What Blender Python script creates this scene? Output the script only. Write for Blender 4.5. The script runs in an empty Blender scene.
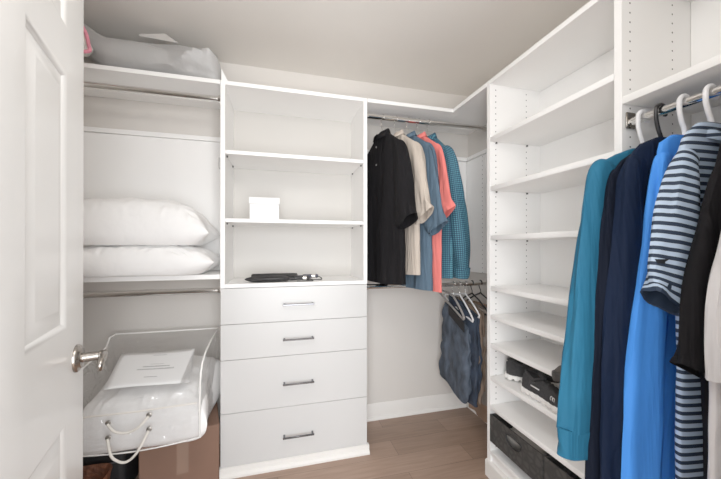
import bpy, bmesh, math, random
from mathutils import Vector, Matrix, noise
random.seed(7)
PI = math.pi
scene = bpy.context.scene
COL = scene.collection

# ------------------------------------------------------------------ materials
def new_mat(name):
    m = bpy.data.materials.new(name); m.use_nodes = True
    nt = m.node_tree; b = nt.nodes['Principled BSDF']
    return m, nt, b

def simple(name, col, rough=.5, metal=0., spec=.5, bump=0., bscale=200., var=0., vscale=6., coat=0., sheen=0., stretch=(1, 1, 1)):
    m, nt, b = new_mat(name)
    b.inputs['Base Color'].default_value = (*col, 1)
    b.inputs['Roughness'].default_value = rough
    b.inputs['Metallic'].default_value = metal
    b.inputs['Specular IOR Level'].default_value = spec
    b.inputs['Coat Weight'].default_value = coat
    if sheen:
        b.inputs['Sheen Weight'].default_value = sheen
        b.inputs['Sheen Roughness'].default_value = .5
    tc = nt.nodes.new('ShaderNodeTexCoord')
    mp = nt.nodes.new('ShaderNodeMapping'); mp.inputs['Scale'].default_value = stretch
    nt.links.new(tc.outputs['Object'], mp.inputs['Vector'])
    if var:
        n = nt.nodes.new('ShaderNodeTexNoise'); n.inputs['Scale'].default_value = vscale; n.inputs['Detail'].default_value = 3
        nt.links.new(mp.outputs['Vector'], n.inputs['Vector'])
        r = nt.nodes.new('ShaderNodeValToRGB')
        r.color_ramp.elements[0].position = .3; r.color_ramp.elements[1].position = .7
        r.color_ramp.elements[0].color = (*[c*(1-var) for c in col], 1)
        r.color_ramp.elements[1].color = (*[min(1, c*(1+var)) for c in col], 1)
        nt.links.new(n.outputs['Fac'], r.inputs['Fac'])
        nt.links.new(r.outputs['Color'], b.inputs['Base Color'])
    if bump:
        n2 = nt.nodes.new('ShaderNodeTexNoise'); n2.inputs['Scale'].default_value = bscale; n2.inputs['Detail'].default_value = 3
        nt.links.new(mp.outputs['Vector'], n2.inputs['Vector'])
        bp = nt.nodes.new('ShaderNodeBump'); bp.inputs['Strength'].default_value = bump; bp.inputs['Distance'].default_value = .01
        nt.links.new(n2.outputs['Fac'], bp.inputs['Height'])
        nt.links.new(bp.outputs['Normal'], b.inputs['Normal'])
    return m

M = {}
def cloth(name, col, rough=.8, var=.1, sheen=.08, wr=.55, sx=13, sz=2.2):
    m = simple(name, col, rough, var=var, vscale=5, sheen=0, spec=.15)
    nt = m.node_tree; L = nt.links; b = nt.nodes['Principled BSDF']
    tc = nt.nodes.new('ShaderNodeTexCoord'); mp = nt.nodes.new('ShaderNodeMapping'); mp.inputs['Scale'].default_value = (sx, sx, sz)
    mp.inputs['Rotation'].default_value = (0, .22, 0)
    L.new(tc.outputs['Object'], mp.inputs['Vector'])
    n = nt.nodes.new('ShaderNodeTexNoise'); n.inputs['Scale'].default_value = 1; n.inputs['Detail'].default_value = 3; n.inputs['Distortion'].default_value = .8
    L.new(mp.outputs['Vector'], n.inputs['Vector'])
    bp = nt.nodes.new('ShaderNodeBump'); bp.inputs['Strength'].default_value = wr; bp.inputs['Distance'].default_value = .05
    L.new(n.outputs['Fac'], bp.inputs['Height']); L.new(bp.outputs['Normal'], b.inputs['Normal'])
    return m
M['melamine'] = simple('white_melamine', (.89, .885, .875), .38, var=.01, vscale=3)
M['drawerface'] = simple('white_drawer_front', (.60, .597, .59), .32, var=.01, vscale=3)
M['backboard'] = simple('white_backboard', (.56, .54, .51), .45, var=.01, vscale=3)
M['wall'] = simple('wall_paint', (.66, .63, .595), .8, bump=.05, bscale=120, var=.02, vscale=2)
M['ceil'] = simple('ceiling_paint', (.74, .71, .67), .85, bump=.05, bscale=90, var=.02, vscale=2)
M['trim'] = simple('trim_paint', (.80, .78, .75), .4, var=.01)
M['doorpaint'] = simple('door_paint', (.73, .72, .70), .22, var=.01, vscale=2)
M['chrome'] = simple('chrome', (.80, .79, .77), .12, metal=1, var=.02, vscale=20)
M['nickel'] = simple('brushed_nickel', (.36, .33, .30), .25, metal=1, var=.04, vscale=40)
M['pull'] = simple('pull_metal', (.17, .17, .18), .22, metal=1, var=.03, vscale=30)
M['hole'] = simple('hole_dark', (.10, .10, .10), .8, var=.1)
M['pin'] = simple('pin_metal', (.15, .15, .15), .4, metal=.6, var=.1)
M['pillow'] = simple('pillow_cotton', (.91, .905, .90), .85, bump=.6, bscale=12, var=.01)
M['comforter'] = simple('comforter_cotton', (.93, .925, .92), .85, bump=.35, bscale=12, var=.015)
M['greycloth'] = simple('grey_bag_cloth', (.37, .365, .36), .45, bump=1., bscale=8, var=.06, vscale=5, sheen=.2)
M['pink'] = simple('pink_cloth', (.75, .25, .33), .7, var=.15, vscale=40)
M['greycard'] = simple('grey_card', (.52, .50, .48), .6, var=.04)
M['whitecard'] = simple('white_card', (.80, .80, .80), .5, var=.008)
M['umbblack'] = simple('black_nylon', (.018, .017, .018), .5, bump=.3, bscale=60, var=.2, vscale=20)
M['umbblue'] = simple('dark_blue_nylon', (.05, .05, .075), .5, bump=.2, bscale=60, var=.2, vscale=20)
M['cardboard'] = simple('brown_cardboard', (.20, .11, .075), .75, var=.06, vscale=5)
M['tape'] = simple('packing_tape', (.26, .165, .12), .25, var=.04)
M['blackbag'] = simple('black_fabric_case', (.008, .008, .009), .6, bump=.3, bscale=150, var=.1)
M['redbrown'] = simple('red_brown_wicker', (.17, .06, .03), .55, bump=.8, bscale=70, var=.4, vscale=50)
M['cord'] = simple('white_cord', (.80, .76, .70), .6, bump=.3, bscale=300, var=.03)
M['piping'] = simple('clear_piping', (.86, .85, .83), .25, var=.02)
M['grommet'] = simple('grommet', (.35, .33, .30), .35, metal=.8, var=.05)
M['print'] = simple('grey_print', (.38, .38, .38), .7, var=.05)
M['hang_white'] = simple('white_plastic', (.83, .83, .85), .3, var=.01)
M['hang_black'] = simple('black_plastic', (.012, .012, .014), .3, var=.05)
M['hang_grey'] = simple('grey_velvet', (.30, .28, .27), .7, var=.06, vscale=30)
M['blackshirt'] = cloth('black_cotton', (.007, .0065, .0075), .85, sheen=.03, wr=.7)
M['beigeshirt'] = cloth('beige_cotton', (.52, .45, .385), .85, var=.04, wr=.7)
M['blueshirt'] = cloth('slate_blue_cotton', (.085, .135, .19), .85, wr=.7)
M['coral'] = cloth('coral_cotton', (.80, .20, .18), .85, var=.04)
M['teal'] = cloth('teal_knit', (.017, .125, .225), .7, wr=.35)
M['navy1'] = cloth('dark_navy_knit', (.004, .0065, .015), .85, sheen=.03)
M['navy2'] = cloth('navy_knit', (.0045, .0105, .030), .8, sheen=.04)
M['brightblue'] = cloth('bright_blue_jersey', (.060, .28, .85), .6, var=.04, wr=.16)
M['blackpolo'] = cloth('black_jersey', (.007, .0065, .0075), .85, sheen=.03)
M['whiteshirt'] = cloth('pale_grey_cotton', (.66, .64, .64), .85, var=.03, wr=.5)
M['button'] = simple('shirt_button', (.30, .29, .28), .35, var=.05)
M['buttonw'] = simple('pale_button', (.60, .60, .62), .3, var=.05)
M['swoosh'] = simple('navy_print', (.003, .005, .010), .6, var=.05)
M['denim'] = simple('blue_denim', (.055, .073, .102), .85, bump=.5, bscale=26, var=.55, vscale=7, stretch=(3, 3, 1))
M['denimdark'] = simple('dark_denim', (.022, .034, .058), .85, bump=.5, bscale=35, var=.3, vscale=14)
M['denimin'] = simple('black_waist_lining', (.012, .012, .014), .85, bump=.2, bscale=60, var=.1)
M['brownpants'] = simple('brown_twill', (.19, .135, .10), .85, bump=.35, bscale=30, var=.15, vscale=12)
M['taupe'] = simple('taupe_twill', (.235, .20, .175), .85, bump=.35, bscale=30, var=.1, vscale=12)
M['tanpants'] = simple('tan_twill', (.26, .165, .11), .85, bump=.35, bscale=30, var=.1, vscale=12)
M['shoe'] = simple('black_mesh_upper', (.030, .030, .032), .75, bump=.6, bscale=260, var=.3, vscale=60)
M['shoe_in'] = simple('shoe_lining', (.012, .012, .013), .9, var=.1)
M['sole'] = simple('white_foam_sole', (.80, .79, .77), .55, var=.03, vscale=30)
M['shoebrown'] = simple('dark_taupe_suede', (.085, .075, .068), .8, bump=.3, bscale=120, var=.15, vscale=30)
M['darksole'] = simple('dark_rubber', (.03, .028, .027), .6, var=.1)
M['white_print'] = simple('white_print', (.75, .75, .75), .5, var=.03)
M['binrail'] = simple('black_rail', (.02, .02, .02), .4, metal=.5, var=.1)
M['bracket'] = simple('grey_bracket', (.42, .42, .42), .3, metal=.9, var=.05)
M['lampglass'] = None

def wood_mat():
    m, nt, b = new_mat('oak_plank_floor')
    L = nt.links
    tc = nt.nodes.new('ShaderNodeTexCoord')
    br = nt.nodes.new('ShaderNodeTexBrick')
    br.inputs['Scale'].default_value = 1; br.inputs['Mortar Size'].default_value = .0012
    br.inputs['Brick Width'].default_value = 1.1; br.inputs['Row Height'].default_value = .145
    br.inputs['Color1'].default_value = (.40, .27, .20, 1); br.inputs['Color2'].default_value = (.30, .20, .145, 1)
    br.inputs['Mortar'].default_value = (.17, .11, .08, 1); br.offset = .37
    L.new(tc.outputs['Object'], br.inputs['Vector'])
    mp = nt.nodes.new('ShaderNodeMapping'); mp.inputs['Scale'].default_value = (3, 40, 1)
    L.new(tc.outputs['Object'], mp.inputs['Vector'])
    n = nt.nodes.new('ShaderNodeTexNoise'); n.inputs['Scale'].default_value = 1.4; n.inputs['Detail'].default_value = 6
    n.inputs['Distortion'].default_value = .6
    L.new(mp.outputs['Vector'], n.inputs['Vector'])
    mx = nt.nodes.new('ShaderNodeMix'); mx.data_type = 'RGBA'; mx.blend_type = 'MULTIPLY'; mx.inputs[0].default_value = .55
    r = nt.nodes.new('ShaderNodeValToRGB'); r.color_ramp.elements[0].position = .3; r.color_ramp.elements[0].color = (.62, .58, .55, 1)
    r.color_ramp.elements[1].position = .7; r.color_ramp.elements[1].color = (1, 1, 1, 1)
    L.new(n.outputs['Fac'], r.inputs['Fac'])
    L.new(br.outputs['Color'], mx.inputs[6]); L.new(r.outputs['Color'], mx.inputs[7])
    L.new(mx.outputs[2], b.inputs['Base Color'])
    b.inputs['Roughness'].default_value = .42
    bp = nt.nodes.new('ShaderNodeBump'); bp.inputs['Strength'].default_value = .15; bp.inputs['Distance'].default_value = .003
    L.new(n.outputs['Fac'], bp.inputs['Height']); L.new(bp.outputs['Normal'], b.inputs['Normal'])
    return m
M['floor'] = wood_mat()

def stripe_mat():
    m, nt, b = new_mat('navy_and_sky_stripes'); L = nt.links
    uv = nt.nodes.new('ShaderNodeUVMap'); uv.uv_map = 'cloth'
    sp = nt.nodes.new('ShaderNodeSeparateXYZ'); L.new(uv.outputs['UV'], sp.inputs[0])
    mu = nt.nodes.new('ShaderNodeMath'); mu.operation = 'MULTIPLY'; mu.inputs[1].default_value = 1/.0212
    L.new(sp.outputs['Y'], mu.inputs[0])
    fr = nt.nodes.new('ShaderNodeMath'); fr.operation = 'FRACT'; L.new(mu.outputs[0], fr.inputs[0])
    gt = nt.nodes.new('ShaderNodeMath'); gt.operation = 'GREATER_THAN'; gt.inputs[1].default_value = .47
    L.new(fr.outputs[0], gt.inputs[0])
    mx = nt.nodes.new('ShaderNodeMix'); mx.data_type = 'RGBA'
    mx.inputs[6].default_value = (.012, .026, .055, 1); mx.inputs[7].default_value = (.46, .58, .74, 1)
    L.new(gt.outputs[0], mx.inputs[0]); L.new(mx.outputs[2], b.inputs['Base Color'])
    b.inputs['Roughness'].default_value = .75
    return m
M['stripe'] = stripe_mat()


def plaid_mat():
    m, nt, b = new_mat('teal_small_check'); L = nt.links
    uv = nt.nodes.new('ShaderNodeUVMap'); uv.uv_map = 'cloth'
    sp = nt.nodes.new('ShaderNodeSeparateXYZ'); L.new(uv.outputs['UV'], sp.inputs[0])
    outs = []
    for ax in ('X', 'Y'):
        mu = nt.nodes.new('ShaderNodeMath'); mu.operation = 'MULTIPLY'; mu.inputs[1].default_value = 1/.0115
        L.new(sp.outputs[ax], mu.inputs[0])
        fr = nt.nodes.new('ShaderNodeMath'); fr.operation = 'FRACT'; L.new(mu.outputs[0], fr.inputs[0])
        gt = nt.nodes.new('ShaderNodeMath'); gt.operation = 'GREATER_THAN'; gt.inputs[1].default_value = .5
        L.new(fr.outputs[0], gt.inputs[0]); outs.append(gt)
    ad = nt.nodes.new('ShaderNodeMath'); ad.operation = 'ADD'
    L.new(outs[0].outputs[0], ad.inputs[0]); L.new(outs[1].outputs[0], ad.inputs[1])
    r = nt.nodes.new('ShaderNodeValToRGB'); r.color_ramp.interpolation = 'CONSTANT'
    e = r.color_ramp.elements
    e[0].position = 0; e[0].color = (.012, .035, .075, 1)
    e[1].position = .4; e[1].color = (.025, .10, .155, 1)
    e2 = e.new(.9); e2.color = (.08, .25, .32, 1)
    hv = nt.nodes.new('ShaderNodeMath'); hv.operation = 'MULTIPLY'; hv.inputs[1].default_value = .5
    L.new(ad.outputs[0], hv.inputs[0]); L.new(hv.outputs[0], r.inputs['Fac'])
    L.new(r.outputs['Color'], b.inputs['Base Color']); b.inputs['Roughness'].default_value = .8
    return m
M['plaid'] = plaid_mat()

def plastic_film():
    m = bpy.data.materials.new('clear_plastic_film'); m.use_nodes = True
    nt = m.node_tree; nt.nodes.clear(); L = nt.links
    out = nt.nodes.new('ShaderNodeOutputMaterial')
    tr = nt.nodes.new('ShaderNodeBsdfTransparent'); tr.inputs['Color'].default_value = (.985, .985, .985, 1)
    gl = nt.nodes.new('ShaderNodeBsdfGlossy'); gl.inputs['Roughness'].default_value = .16; gl.inputs['Color'].default_value = (.9, .9, .9, 1)
    df = nt.nodes.new('ShaderNodeBsdfDiffuse'); df.inputs['Color'].default_value = (.8, .79, .78, 1)
    fr = nt.nodes.new('ShaderNodeLayerWeight'); fr.inputs['Blend'].default_value = .25
    n = nt.nodes.new('ShaderNodeTexNoise'); n.inputs['Scale'].default_value = 11; n.inputs['Detail'].default_value = 2; n.inputs['Distortion'].default_value = 1
    tc = nt.nodes.new('ShaderNodeTexCoord'); L.new(tc.outputs['Object'], n.inputs['Vector'])
    bp = nt.nodes.new('ShaderNodeBump'); bp.inputs['Strength'].default_value = .7; bp.inputs['Distance'].default_value = .03
    L.new(n.outputs['Fac'], bp.inputs['Height']); L.new(bp.outputs['Normal'], gl.inputs['Normal'])
    m1 = nt.nodes.new('ShaderNodeMixShader'); m1.inputs[0].default_value = .13
    L.new(tr.outputs[0], m1.inputs[1]); L.new(df.outputs[0], m1.inputs[2])
    m2 = nt.nodes.new('ShaderNodeMixShader')
    mu = nt.nodes.new('ShaderNodeMath'); mu.operation = 'MULTIPLY_ADD'; mu.inputs[1].default_value = .42; mu.inputs[2].default_value = .08
    L.new(fr.outputs['Fresnel'], mu.inputs[0]); L.new(mu.outputs[0], m2.inputs[0])
    L.new(m1.outputs[0], m2.inputs[1]); L.new(gl.outputs[0], m2.inputs[2])
    L.new(m2.outputs[0], out.inputs['Surface'])
    return m
M['film'] = plastic_film()

def bin_mat():
    m, nt, b = new_mat('charcoal_damask_fabric'); L = nt.links
    tc = nt.nodes.new('ShaderNodeTexCoord')
    v = nt.nodes.new('ShaderNodeTexVoronoi'); v.inputs['Scale'].default_value = 32; v.feature = 'DISTANCE_TO_EDGE'
    L.new(tc.outputs['Object'], v.inputs['Vector'])
    r = nt.nodes.new('ShaderNodeValToRGB')
    r.color_ramp.elements[0].position = .05; r.color_ramp.elements[0].color = (.030, .029, .028, 1)
    r.color_ramp.elements[1].position = .25; r.color_ramp.elements[1].color = (.055, .053, .050, 1)
    L.new(v.outputs['Distance'], r.inputs['Fac']); L.new(r.outputs['Color'], b.inputs['Base Color'])
    b.inputs['Roughness'].default_value = .7
    return m
M['bin'] = bin_mat()
def drilled_mat(axis, lines, z0):
    m = M['melamine'].copy(); m.name = 'drilled_melamine'; nt = m.node_tree; L = nt.links; b = nt.nodes['Principled BSDF']
    src = b.inputs['Base Color'].links[0].from_socket
    g = nt.nodes.new('ShaderNodeNewGeometry'); sp = nt.nodes.new('ShaderNodeSeparateXYZ'); L.new(g.outputs['Position'], sp.inputs[0])
    def math_(op, a, bb=None, c=None):
        n = nt.nodes.new('ShaderNodeMath'); n.operation = op
        for i, v in enumerate((a, bb, c)):
            if v is None: continue
            if isinstance(v, (int, float)): n.inputs[i].default_value = v
            else: L.new(v, n.inputs[i])
        return n.outputs[0]
    h = sp.outputs[axis]
    d = None
    for l in lines:
        e = math_('ABSOLUTE', math_('SUBTRACT', h, l)); d = e if d is None else math_('MINIMUM', d, e)
    dz = math_('MULTIPLY', math_('SUBTRACT', math_('FRACT', math_('MULTIPLY', math_('SUBTRACT', sp.outputs['Z'], z0), 1/.032)), .5), .032)
    rr = math_('ADD', math_('MULTIPLY', d, d), math_('MULTIPLY', dz, dz))
    k = math_('LESS_THAN', rr, .0031**2)
    k = math_('MULTIPLY', k, math_('GREATER_THAN', sp.outputs['Z'], .15))
    mx = nt.nodes.new('ShaderNodeMix'); mx.data_type = 'RGBA'; mx.inputs[7].default_value = (.07, .07, .07, 1)
    L.new(k, mx.inputs[0]); L.new(src, mx.inputs[6]); L.new(mx.outputs[2], b.inputs['Base Color'])
    return m

def emis(name, col, s):
    m = bpy.data.materials.new(name); m.use_nodes = True
    nt = m.node_tree; b = nt.nodes['Principled BSDF']
    b.inputs['Base Color'].default_value = (.9, .9, .9, 1)
    b.inputs['Emission Color'].default_value = (*col, 1); b.inputs['Emission Strength'].default_value = s
    return m

# ------------------------------------------------------------------ object helpers
W = {}
def tag(o, label=None, cat=None, group=None, kind=None):
    if label: o['label'] = label
    if cat: o['category'] = cat
    if group: o['group'] = group
    if kind: o['kind'] = kind
    return o
def thing(name, label, cat, loc=(0, 0, 0), rotz=0., group=None, rot=None):
    o = bpy.data.objects.new(name, None); COL.objects.link(o)
    o.empty_display_size = .05
    o.location = loc; o.rotation_euler = rot if rot else (0, 0, rotz)
    W[o] = Matrix.Translation(loc) @ o.rotation_euler.to_matrix().to_4x4()
    return tag(o, label, cat, group)
def obj(name, bm, mat, parent=None, world=False, smooth=True, solid=0.):
    """ONE mesh object.  world=True: the bmesh is in world coordinates and is moved into the parent's frame."""
    if parent is not None and world:
        bm.transform(W[parent].inverted())
    me = bpy.data.meshes.new(name)
    bmesh.ops.recalc_face_normals(bm, faces=bm.faces[:])
    bm.to_mesh(me); bm.free()
    me.materials.append(mat)
    o = bpy.data.objects.new(name, me); COL.objects.link(o)
    if smooth:
        for p in me.polygons: p.use_smooth = True
        try: me.set_sharp_from_angle(angle=math.radians(40))
        except Exception: pass
    if parent is not None:
        o.parent = parent; W[o] = W[parent]
    else: W[o] = Matrix.Identity(4)
    if solid:
        s = o.modifiers.new('thickness', 'SOLIDIFY'); s.thickness = solid; s.offset = 0
    return o
def struct(name, bm, mat, **k):
    o = obj(name, bm, mat, **k); o['kind'] = 'structure'; return o

def box(bm, x0, x1, y0, y1, z0, z1, bev=0., seg=1):
    if x0 > x1: x0, x1 = x1, x0
    if y0 > y1: y0, y1 = y1, y0
    b2 = bmesh.new()
    r = bmesh.ops.create_cube(b2, size=1)
    for v in b2.verts:
        v.co = Vector((x0+(v.co.x+.5)*(x1-x0), y0+(v.co.y+.5)*(y1-y0), z0+(v.co.z+.5)*(z1-z0)))
    if bev:
        bmesh.ops.bevel(b2, geom=b2.edges[:], offset=bev, segments=seg, profile=.5, affect='EDGES')
    merge(bm, b2)
def merge(bm, b2, mat=None):
    if mat is not None: b2.transform(mat)
    me = bpy.data.meshes.new('tmp'); b2.to_mesh(me); b2.free()
    bm.from_mesh(me); bpy.data.meshes.remove(me)
def B(*a, **k):
    bm = bmesh.new(); box(bm, *a, **k); return bm
def prism(pts, axis, a, b, bev=0.):
    """polygon pts extruded along axis from a to b; pts are the two other coords in xyz order"""
    bm = bmesh.new()
    def P(p, t):
        if axis == 'x': return (t, p[0], p[1])
        if axis == 'y': return (p[0], t, p[1])
        return (p[0], p[1], t)
    v0 = [bm.verts.new(P(p, a)) for p in pts]; v1 = [bm.verts.new(P(p, b)) for p in pts]
    n = len(pts)
    bm.faces.new(v0); bm.faces.new(v1[::-1])
    for i in range(n): bm.faces.new((v0[i], v0[(i+1) % n], v1[(i+1) % n], v1[i]))
    if bev: bmesh.ops.bevel(bm, geom=bm.edges[:], offset=bev, segments=1, affect='EDGES')
    return bm
def catmull(pts, n):
    P = [Vector(p) for p in pts]; out = []
    for i in range(len(P)-1):
        p0 = P[max(i-1, 0)]; p1 = P[i]; p2 = P[i+1]; p3 = P[min(i+2, len(P)-1)]
        for k in range(n):
            t = k/n
            out.append(.5*((2*p1)+(-p0+p2)*t+(2*p0-5*p1+4*p2-p3)*t*t+(-p0+3*p1-3*p2+p3)*t**3))
    out.append(P[-1].copy()); return out
def tube(bm, pts, r, n=10, closed=False):
    pts = [Vector(p) for p in pts]; m = len(pts)
    T = []
    for i in range(m):
        a = pts[(i-1) % m] if closed or i else pts[0]
        b = pts[(i+1) % m] if closed or i < m-1 else pts[-1]
        T.append((b-a).normalized())
    up = Vector((0, 0, 1)) if abs(T[0].z) < .9 else Vector((1, 0, 0))
    N = (up-T[0]*up.dot(T[0])).normalized()
    rings = []
    for i in range(m):
        N = (N-T[i]*N.dot(T[i])).normalized(); Bn = T[i].cross(N)
        rr = r[i] if isinstance(r, (list, tuple)) else r
        rings.append([bm.verts.new(pts[i]+rr*(math.cos(2*PI*k/n)*N+math.sin(2*PI*k/n)*Bn)) for k in range(n)])
    rng = range(m) if closed else range(m-1)
    for i in rng:
        A = rings[i]; C = rings[(i+1) % m]
        for k in range(n): bm.faces.new((A[k], A[(k+1) % n], C[(k+1) % n], C[k]))
    if not closed:
        bm.faces.new(rings[0][::-1]); bm.faces.new(rings[-1])
def TB(*a, **k):
    bm = bmesh.new(); tube(bm, *a, **k); return bm
def loft(rings, cap0=True, cap1=True):
    bm = bmesh.new()
    R = [[bm.verts.new(p) for p in r] for r in rings]; n = len(R[0])
    for a, b in zip(R[:-1], R[1:]):
        for k in range(n): bm.faces.new((a[k], a[(k+1) % n], b[(k+1) % n], b[k]))
    if cap0: bm.faces.new(R[0][::-1])
    if cap1: bm.faces.new(R[-1])
    return bm
def lathe(bm, prof, n, M4):
    """prof: list (r, h) around local z, placed by M4"""
    R = []
    for r, h in prof:
        R.append([bm.verts.new(M4 @ Vector((max(r, 1e-5)*math.cos(2*PI*k/n), max(r, 1e-5)*math.sin(2*PI*k/n), h))) for k in range(n)])
    for a, b in zip(R[:-1], R[1:]):
        for k in range(n): bm.faces.new((a[k], a[(k+1) % n], b[(k+1) % n], b[k]))
    bm.faces.new(R[0][::-1]); bm.faces.new(R[-1])
def nz(x, y, z, s=0): return noise.noise(Vector((x+s*7.3, y-s*3.1, z+s*1.7)))
def smooth_step(t):
    t = max(0., min(1., t)); return t*t*(3-2*t)

# ------------------------------------------------------------------ main dimensions
WB, WL, WR, WF = 2.152, -1.25, 1.437, .20      # inner faces of back, left, right and front walls
CEIL = 2.412
TX0, TX1, TY = -.2993, .5185, 1.81             # drawer tower
RX, RY1, RY0 = 1.098, 1.470, .779              # right shelf tower front plane, far panel outer Y, near panel
ZT = 2.13
BK = 2.150
PT = .023

# ------------------------------------------------------------------ room shell
struct('floor', B(WL-.12, WR+.12, -1.6, WB+.12, -.1, 0), M['floor'], smooth=False)
struct('ceiling', B(WL-.12, WR+.12, WF-.12, WB+.12, CEIL, CEIL+.1), M['ceil'], smooth=False)
struct('wall_back', B(WL-.12, WR+.12, WB, WB+.12, 0, CEIL), M['wall'], smooth=False)
struct('wall_left', B(WL-.12, WL, WF-.12, WB, 0, CEIL), M['wall'], smooth=False)
struct('wall_right', B(WR, WR+.12, WF-.12, WB, 0, CEIL), M['wall'], smooth=False)
DX0, DX1, DH = -.315, .53, 2.06
struct('wall_front', prism([(WL, 0), (DX0, 0), (DX0, DH), (DX1, DH), (DX1, 0), (WR, 0), (WR, CEIL), (WL, CEIL)], 'y', WF-.12, WF), M['wall'], smooth=False)
struct('trim_1', prism([(DX0-.07, 0), (DX0-.012, 0), (DX0-.012, DH+.012), (DX1+.012, DH+.012), (DX1+.012, 0), (DX1+.07, 0), (DX1+.07, DH+.07), (DX0-.07, DH+.07)], 'y', WF, WF+.015, .003), M['trim'])
def baseboard(name, axis, a, b, face, sgn):
    prof = [(0, 0), (.026, 0), (.026, .012), (.020, .020), (.014, .022), (.014, .088), (.010, .096), (.010, .102), (.004, .112), (0, .112)]
    bm = prism([(face-sgn*p if axis == 'x' else face-sgn*p, z) for p, z in prof], axis, a, b)
    return struct(name, bm, M['trim'])
baseboard('baseboard_back', 'x', TX1+.003, WR-.03, WB, 1)
baseboard('baseboard_left', 'x', WL+.002, TX0-.003, WB, 1)
baseboard('baseboard_right', 'y', RY1+.003, WB-.003, WR, 1)

# door: white six-panel leaf standing open into the closet
door_far = Vector((-.505, 1.0, 0)); ddir = Vector((.2504, -.9681, 0)); dn = Vector((.9681, .2504, 0))
DW = .80
door = bpy.data.objects.new('door_1', None); COL.objects.link(door); door['kind'] = 'structure'
Dm = Matrix(((ddir.x, dn.x, 0, door_far.x), (ddir.y, dn.y, 0, door_far.y), (0, 0, 1, 0), (0, 0, 0, 1)))
# local frame: x from free edge to hinge, y = out of the visible face, z up
def dpt(x, y, z): return Dm @ Vector((x, y, z))
def door_leaf():
    bm = bmesh.new()
    xs = [0, .130, .350, .450, .670, DW]; zs = [.012, .22, .831, 1.045, 1.637, 1.737, 1.93, 2.035]
    th = .035
    cells = {(1, 1), (3, 1), (1, 3), (3, 3), (1, 5), (3, 5)}
    def quad(*p): bm.faces.new([bm.verts.new(dpt(*q)) for q in p])
    for side in (0, 1):
        s = 0 if side == 0 else -th; o = 1 if side == 0 else -1
        for i in range(5):
            for j in range(7):
                a, b, c, d = xs[i], xs[i+1], zs[j], zs[j+1]
                if (i, j) in cells:
                    loops = [(0, 0), (.007, -.002), (.014, -.008), (.020, -.008), (.046, -.002), (.052, -.002)]
                    for (e0, h0), (e1, h1) in zip(loops[:-1], loops[1:]):
                        c0 = [(a+e0, c+e0), (b-e0, c+e0), (b-e0, d-e0), (a+e0, d-e0)]
                        c1 = [(a+e1, c+e1), (b-e1, c+e1), (b-e1, d-e1), (a+e1, d-e1)]
                        for k in range(4):
                            k2 = (k+1) % 4
                            quad((c0[k][0], s+o*h0, c0[k][1]), (c0[k2][0], s+o*h0, c0[k2][1]), (c1[k2][0], s+o*h1, c1[k2][1]), (c1[k][0], s+o*h1, c1[k][1]))
                    e, h = loops[-1]
                    quad((a+e, s+o*h, c+e), (b-e, s+o*h, c+e), (b-e, s+o*h, d-e), (a+e, s+o*h, d-e))
                else:
                    quad((a, s, c), (b, s, c), (b, s, d), (a, s, d))
    z0, z1 = zs[0], zs[-1]
    quad((0, 0, z0), (0, -th, z0), (0, -th, z1), (0, 0, z1)); quad((DW, 0, z0), (DW, -th, z0), (DW, -th, z1), (DW, 0, z1))
    quad((0, 0, z0), (DW, 0, z0), (DW, -th, z0), (0, -th, z0)); quad((0, 0, z1), (DW, 0, z1), (DW, -th, z1), (0, -th, z1))
    bmesh.ops.remove_doubles(bm, verts=bm.verts[:], dist=1e-5)
    return bm
W[door] = Matrix.Identity(4)
obj('door_leaf', door_leaf(), M['doorpaint'], door)
hz = .955; hx = .062
hroot = bmesh.new()
Lm = Dm @ Matrix.Translation((hx, 0, hz)) @ Matrix.Rotation(-PI/2, 4, 'X')
lathe(hroot, [(.034, 0), (.034, .004), (.031, .008), (.026, .010), (.024, .013), (.012, .014), (.011, .045), (.013, .047), (.013, .060), (.010, .063)], 28, Lm)
rose = obj('door_handle', hroot, M['nickel'], door)
# lever: from the spindle toward the hinge side, ending in a scroll
lev = bmesh.new()
pth = catmull([(hx-.006, .052, hz+.001), (hx+.012, .058, hz+.004), (hx+.035, .060, hz+.006), (hx+.055, .060, hz+.002), (hx+.066, .059, hz-.008), (hx+.058, .058, hz-.017), (hx+.047, .058, hz-.012)], 6)
tube(lev, [dpt(*p) for p in pth], [.0095-.004*i/len(pth) for i in range(len(pth))], 12)
obj('lever', lev, M['nickel'], rose)
for z in (.25, 1.02, 1.80): obj('hinge', TB([dpt(DW+.004, .002, z-.045), dpt(DW+.004, .002, z+.045)], .006, 10), M['nickel'], door)

# ------------------------------------------------------------------ white closet cabinetry
def holes(bm, pos, n, r=.0032):
    """dark pin holes: small discs on a plane with normal n ('x' or 'y', signed)"""
    for p in pos:
        vs = []
        for k in range(8):
            c, s = r*math.cos(k*PI/4), r*math.sin(k*PI/4)
            vs.append(bm.verts.new((p[0], p[1]+c, p[2]+s) if n == 'x' else (p[0]+c, p[1], p[2]+s)))
        bm.faces.new(vs)

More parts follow.
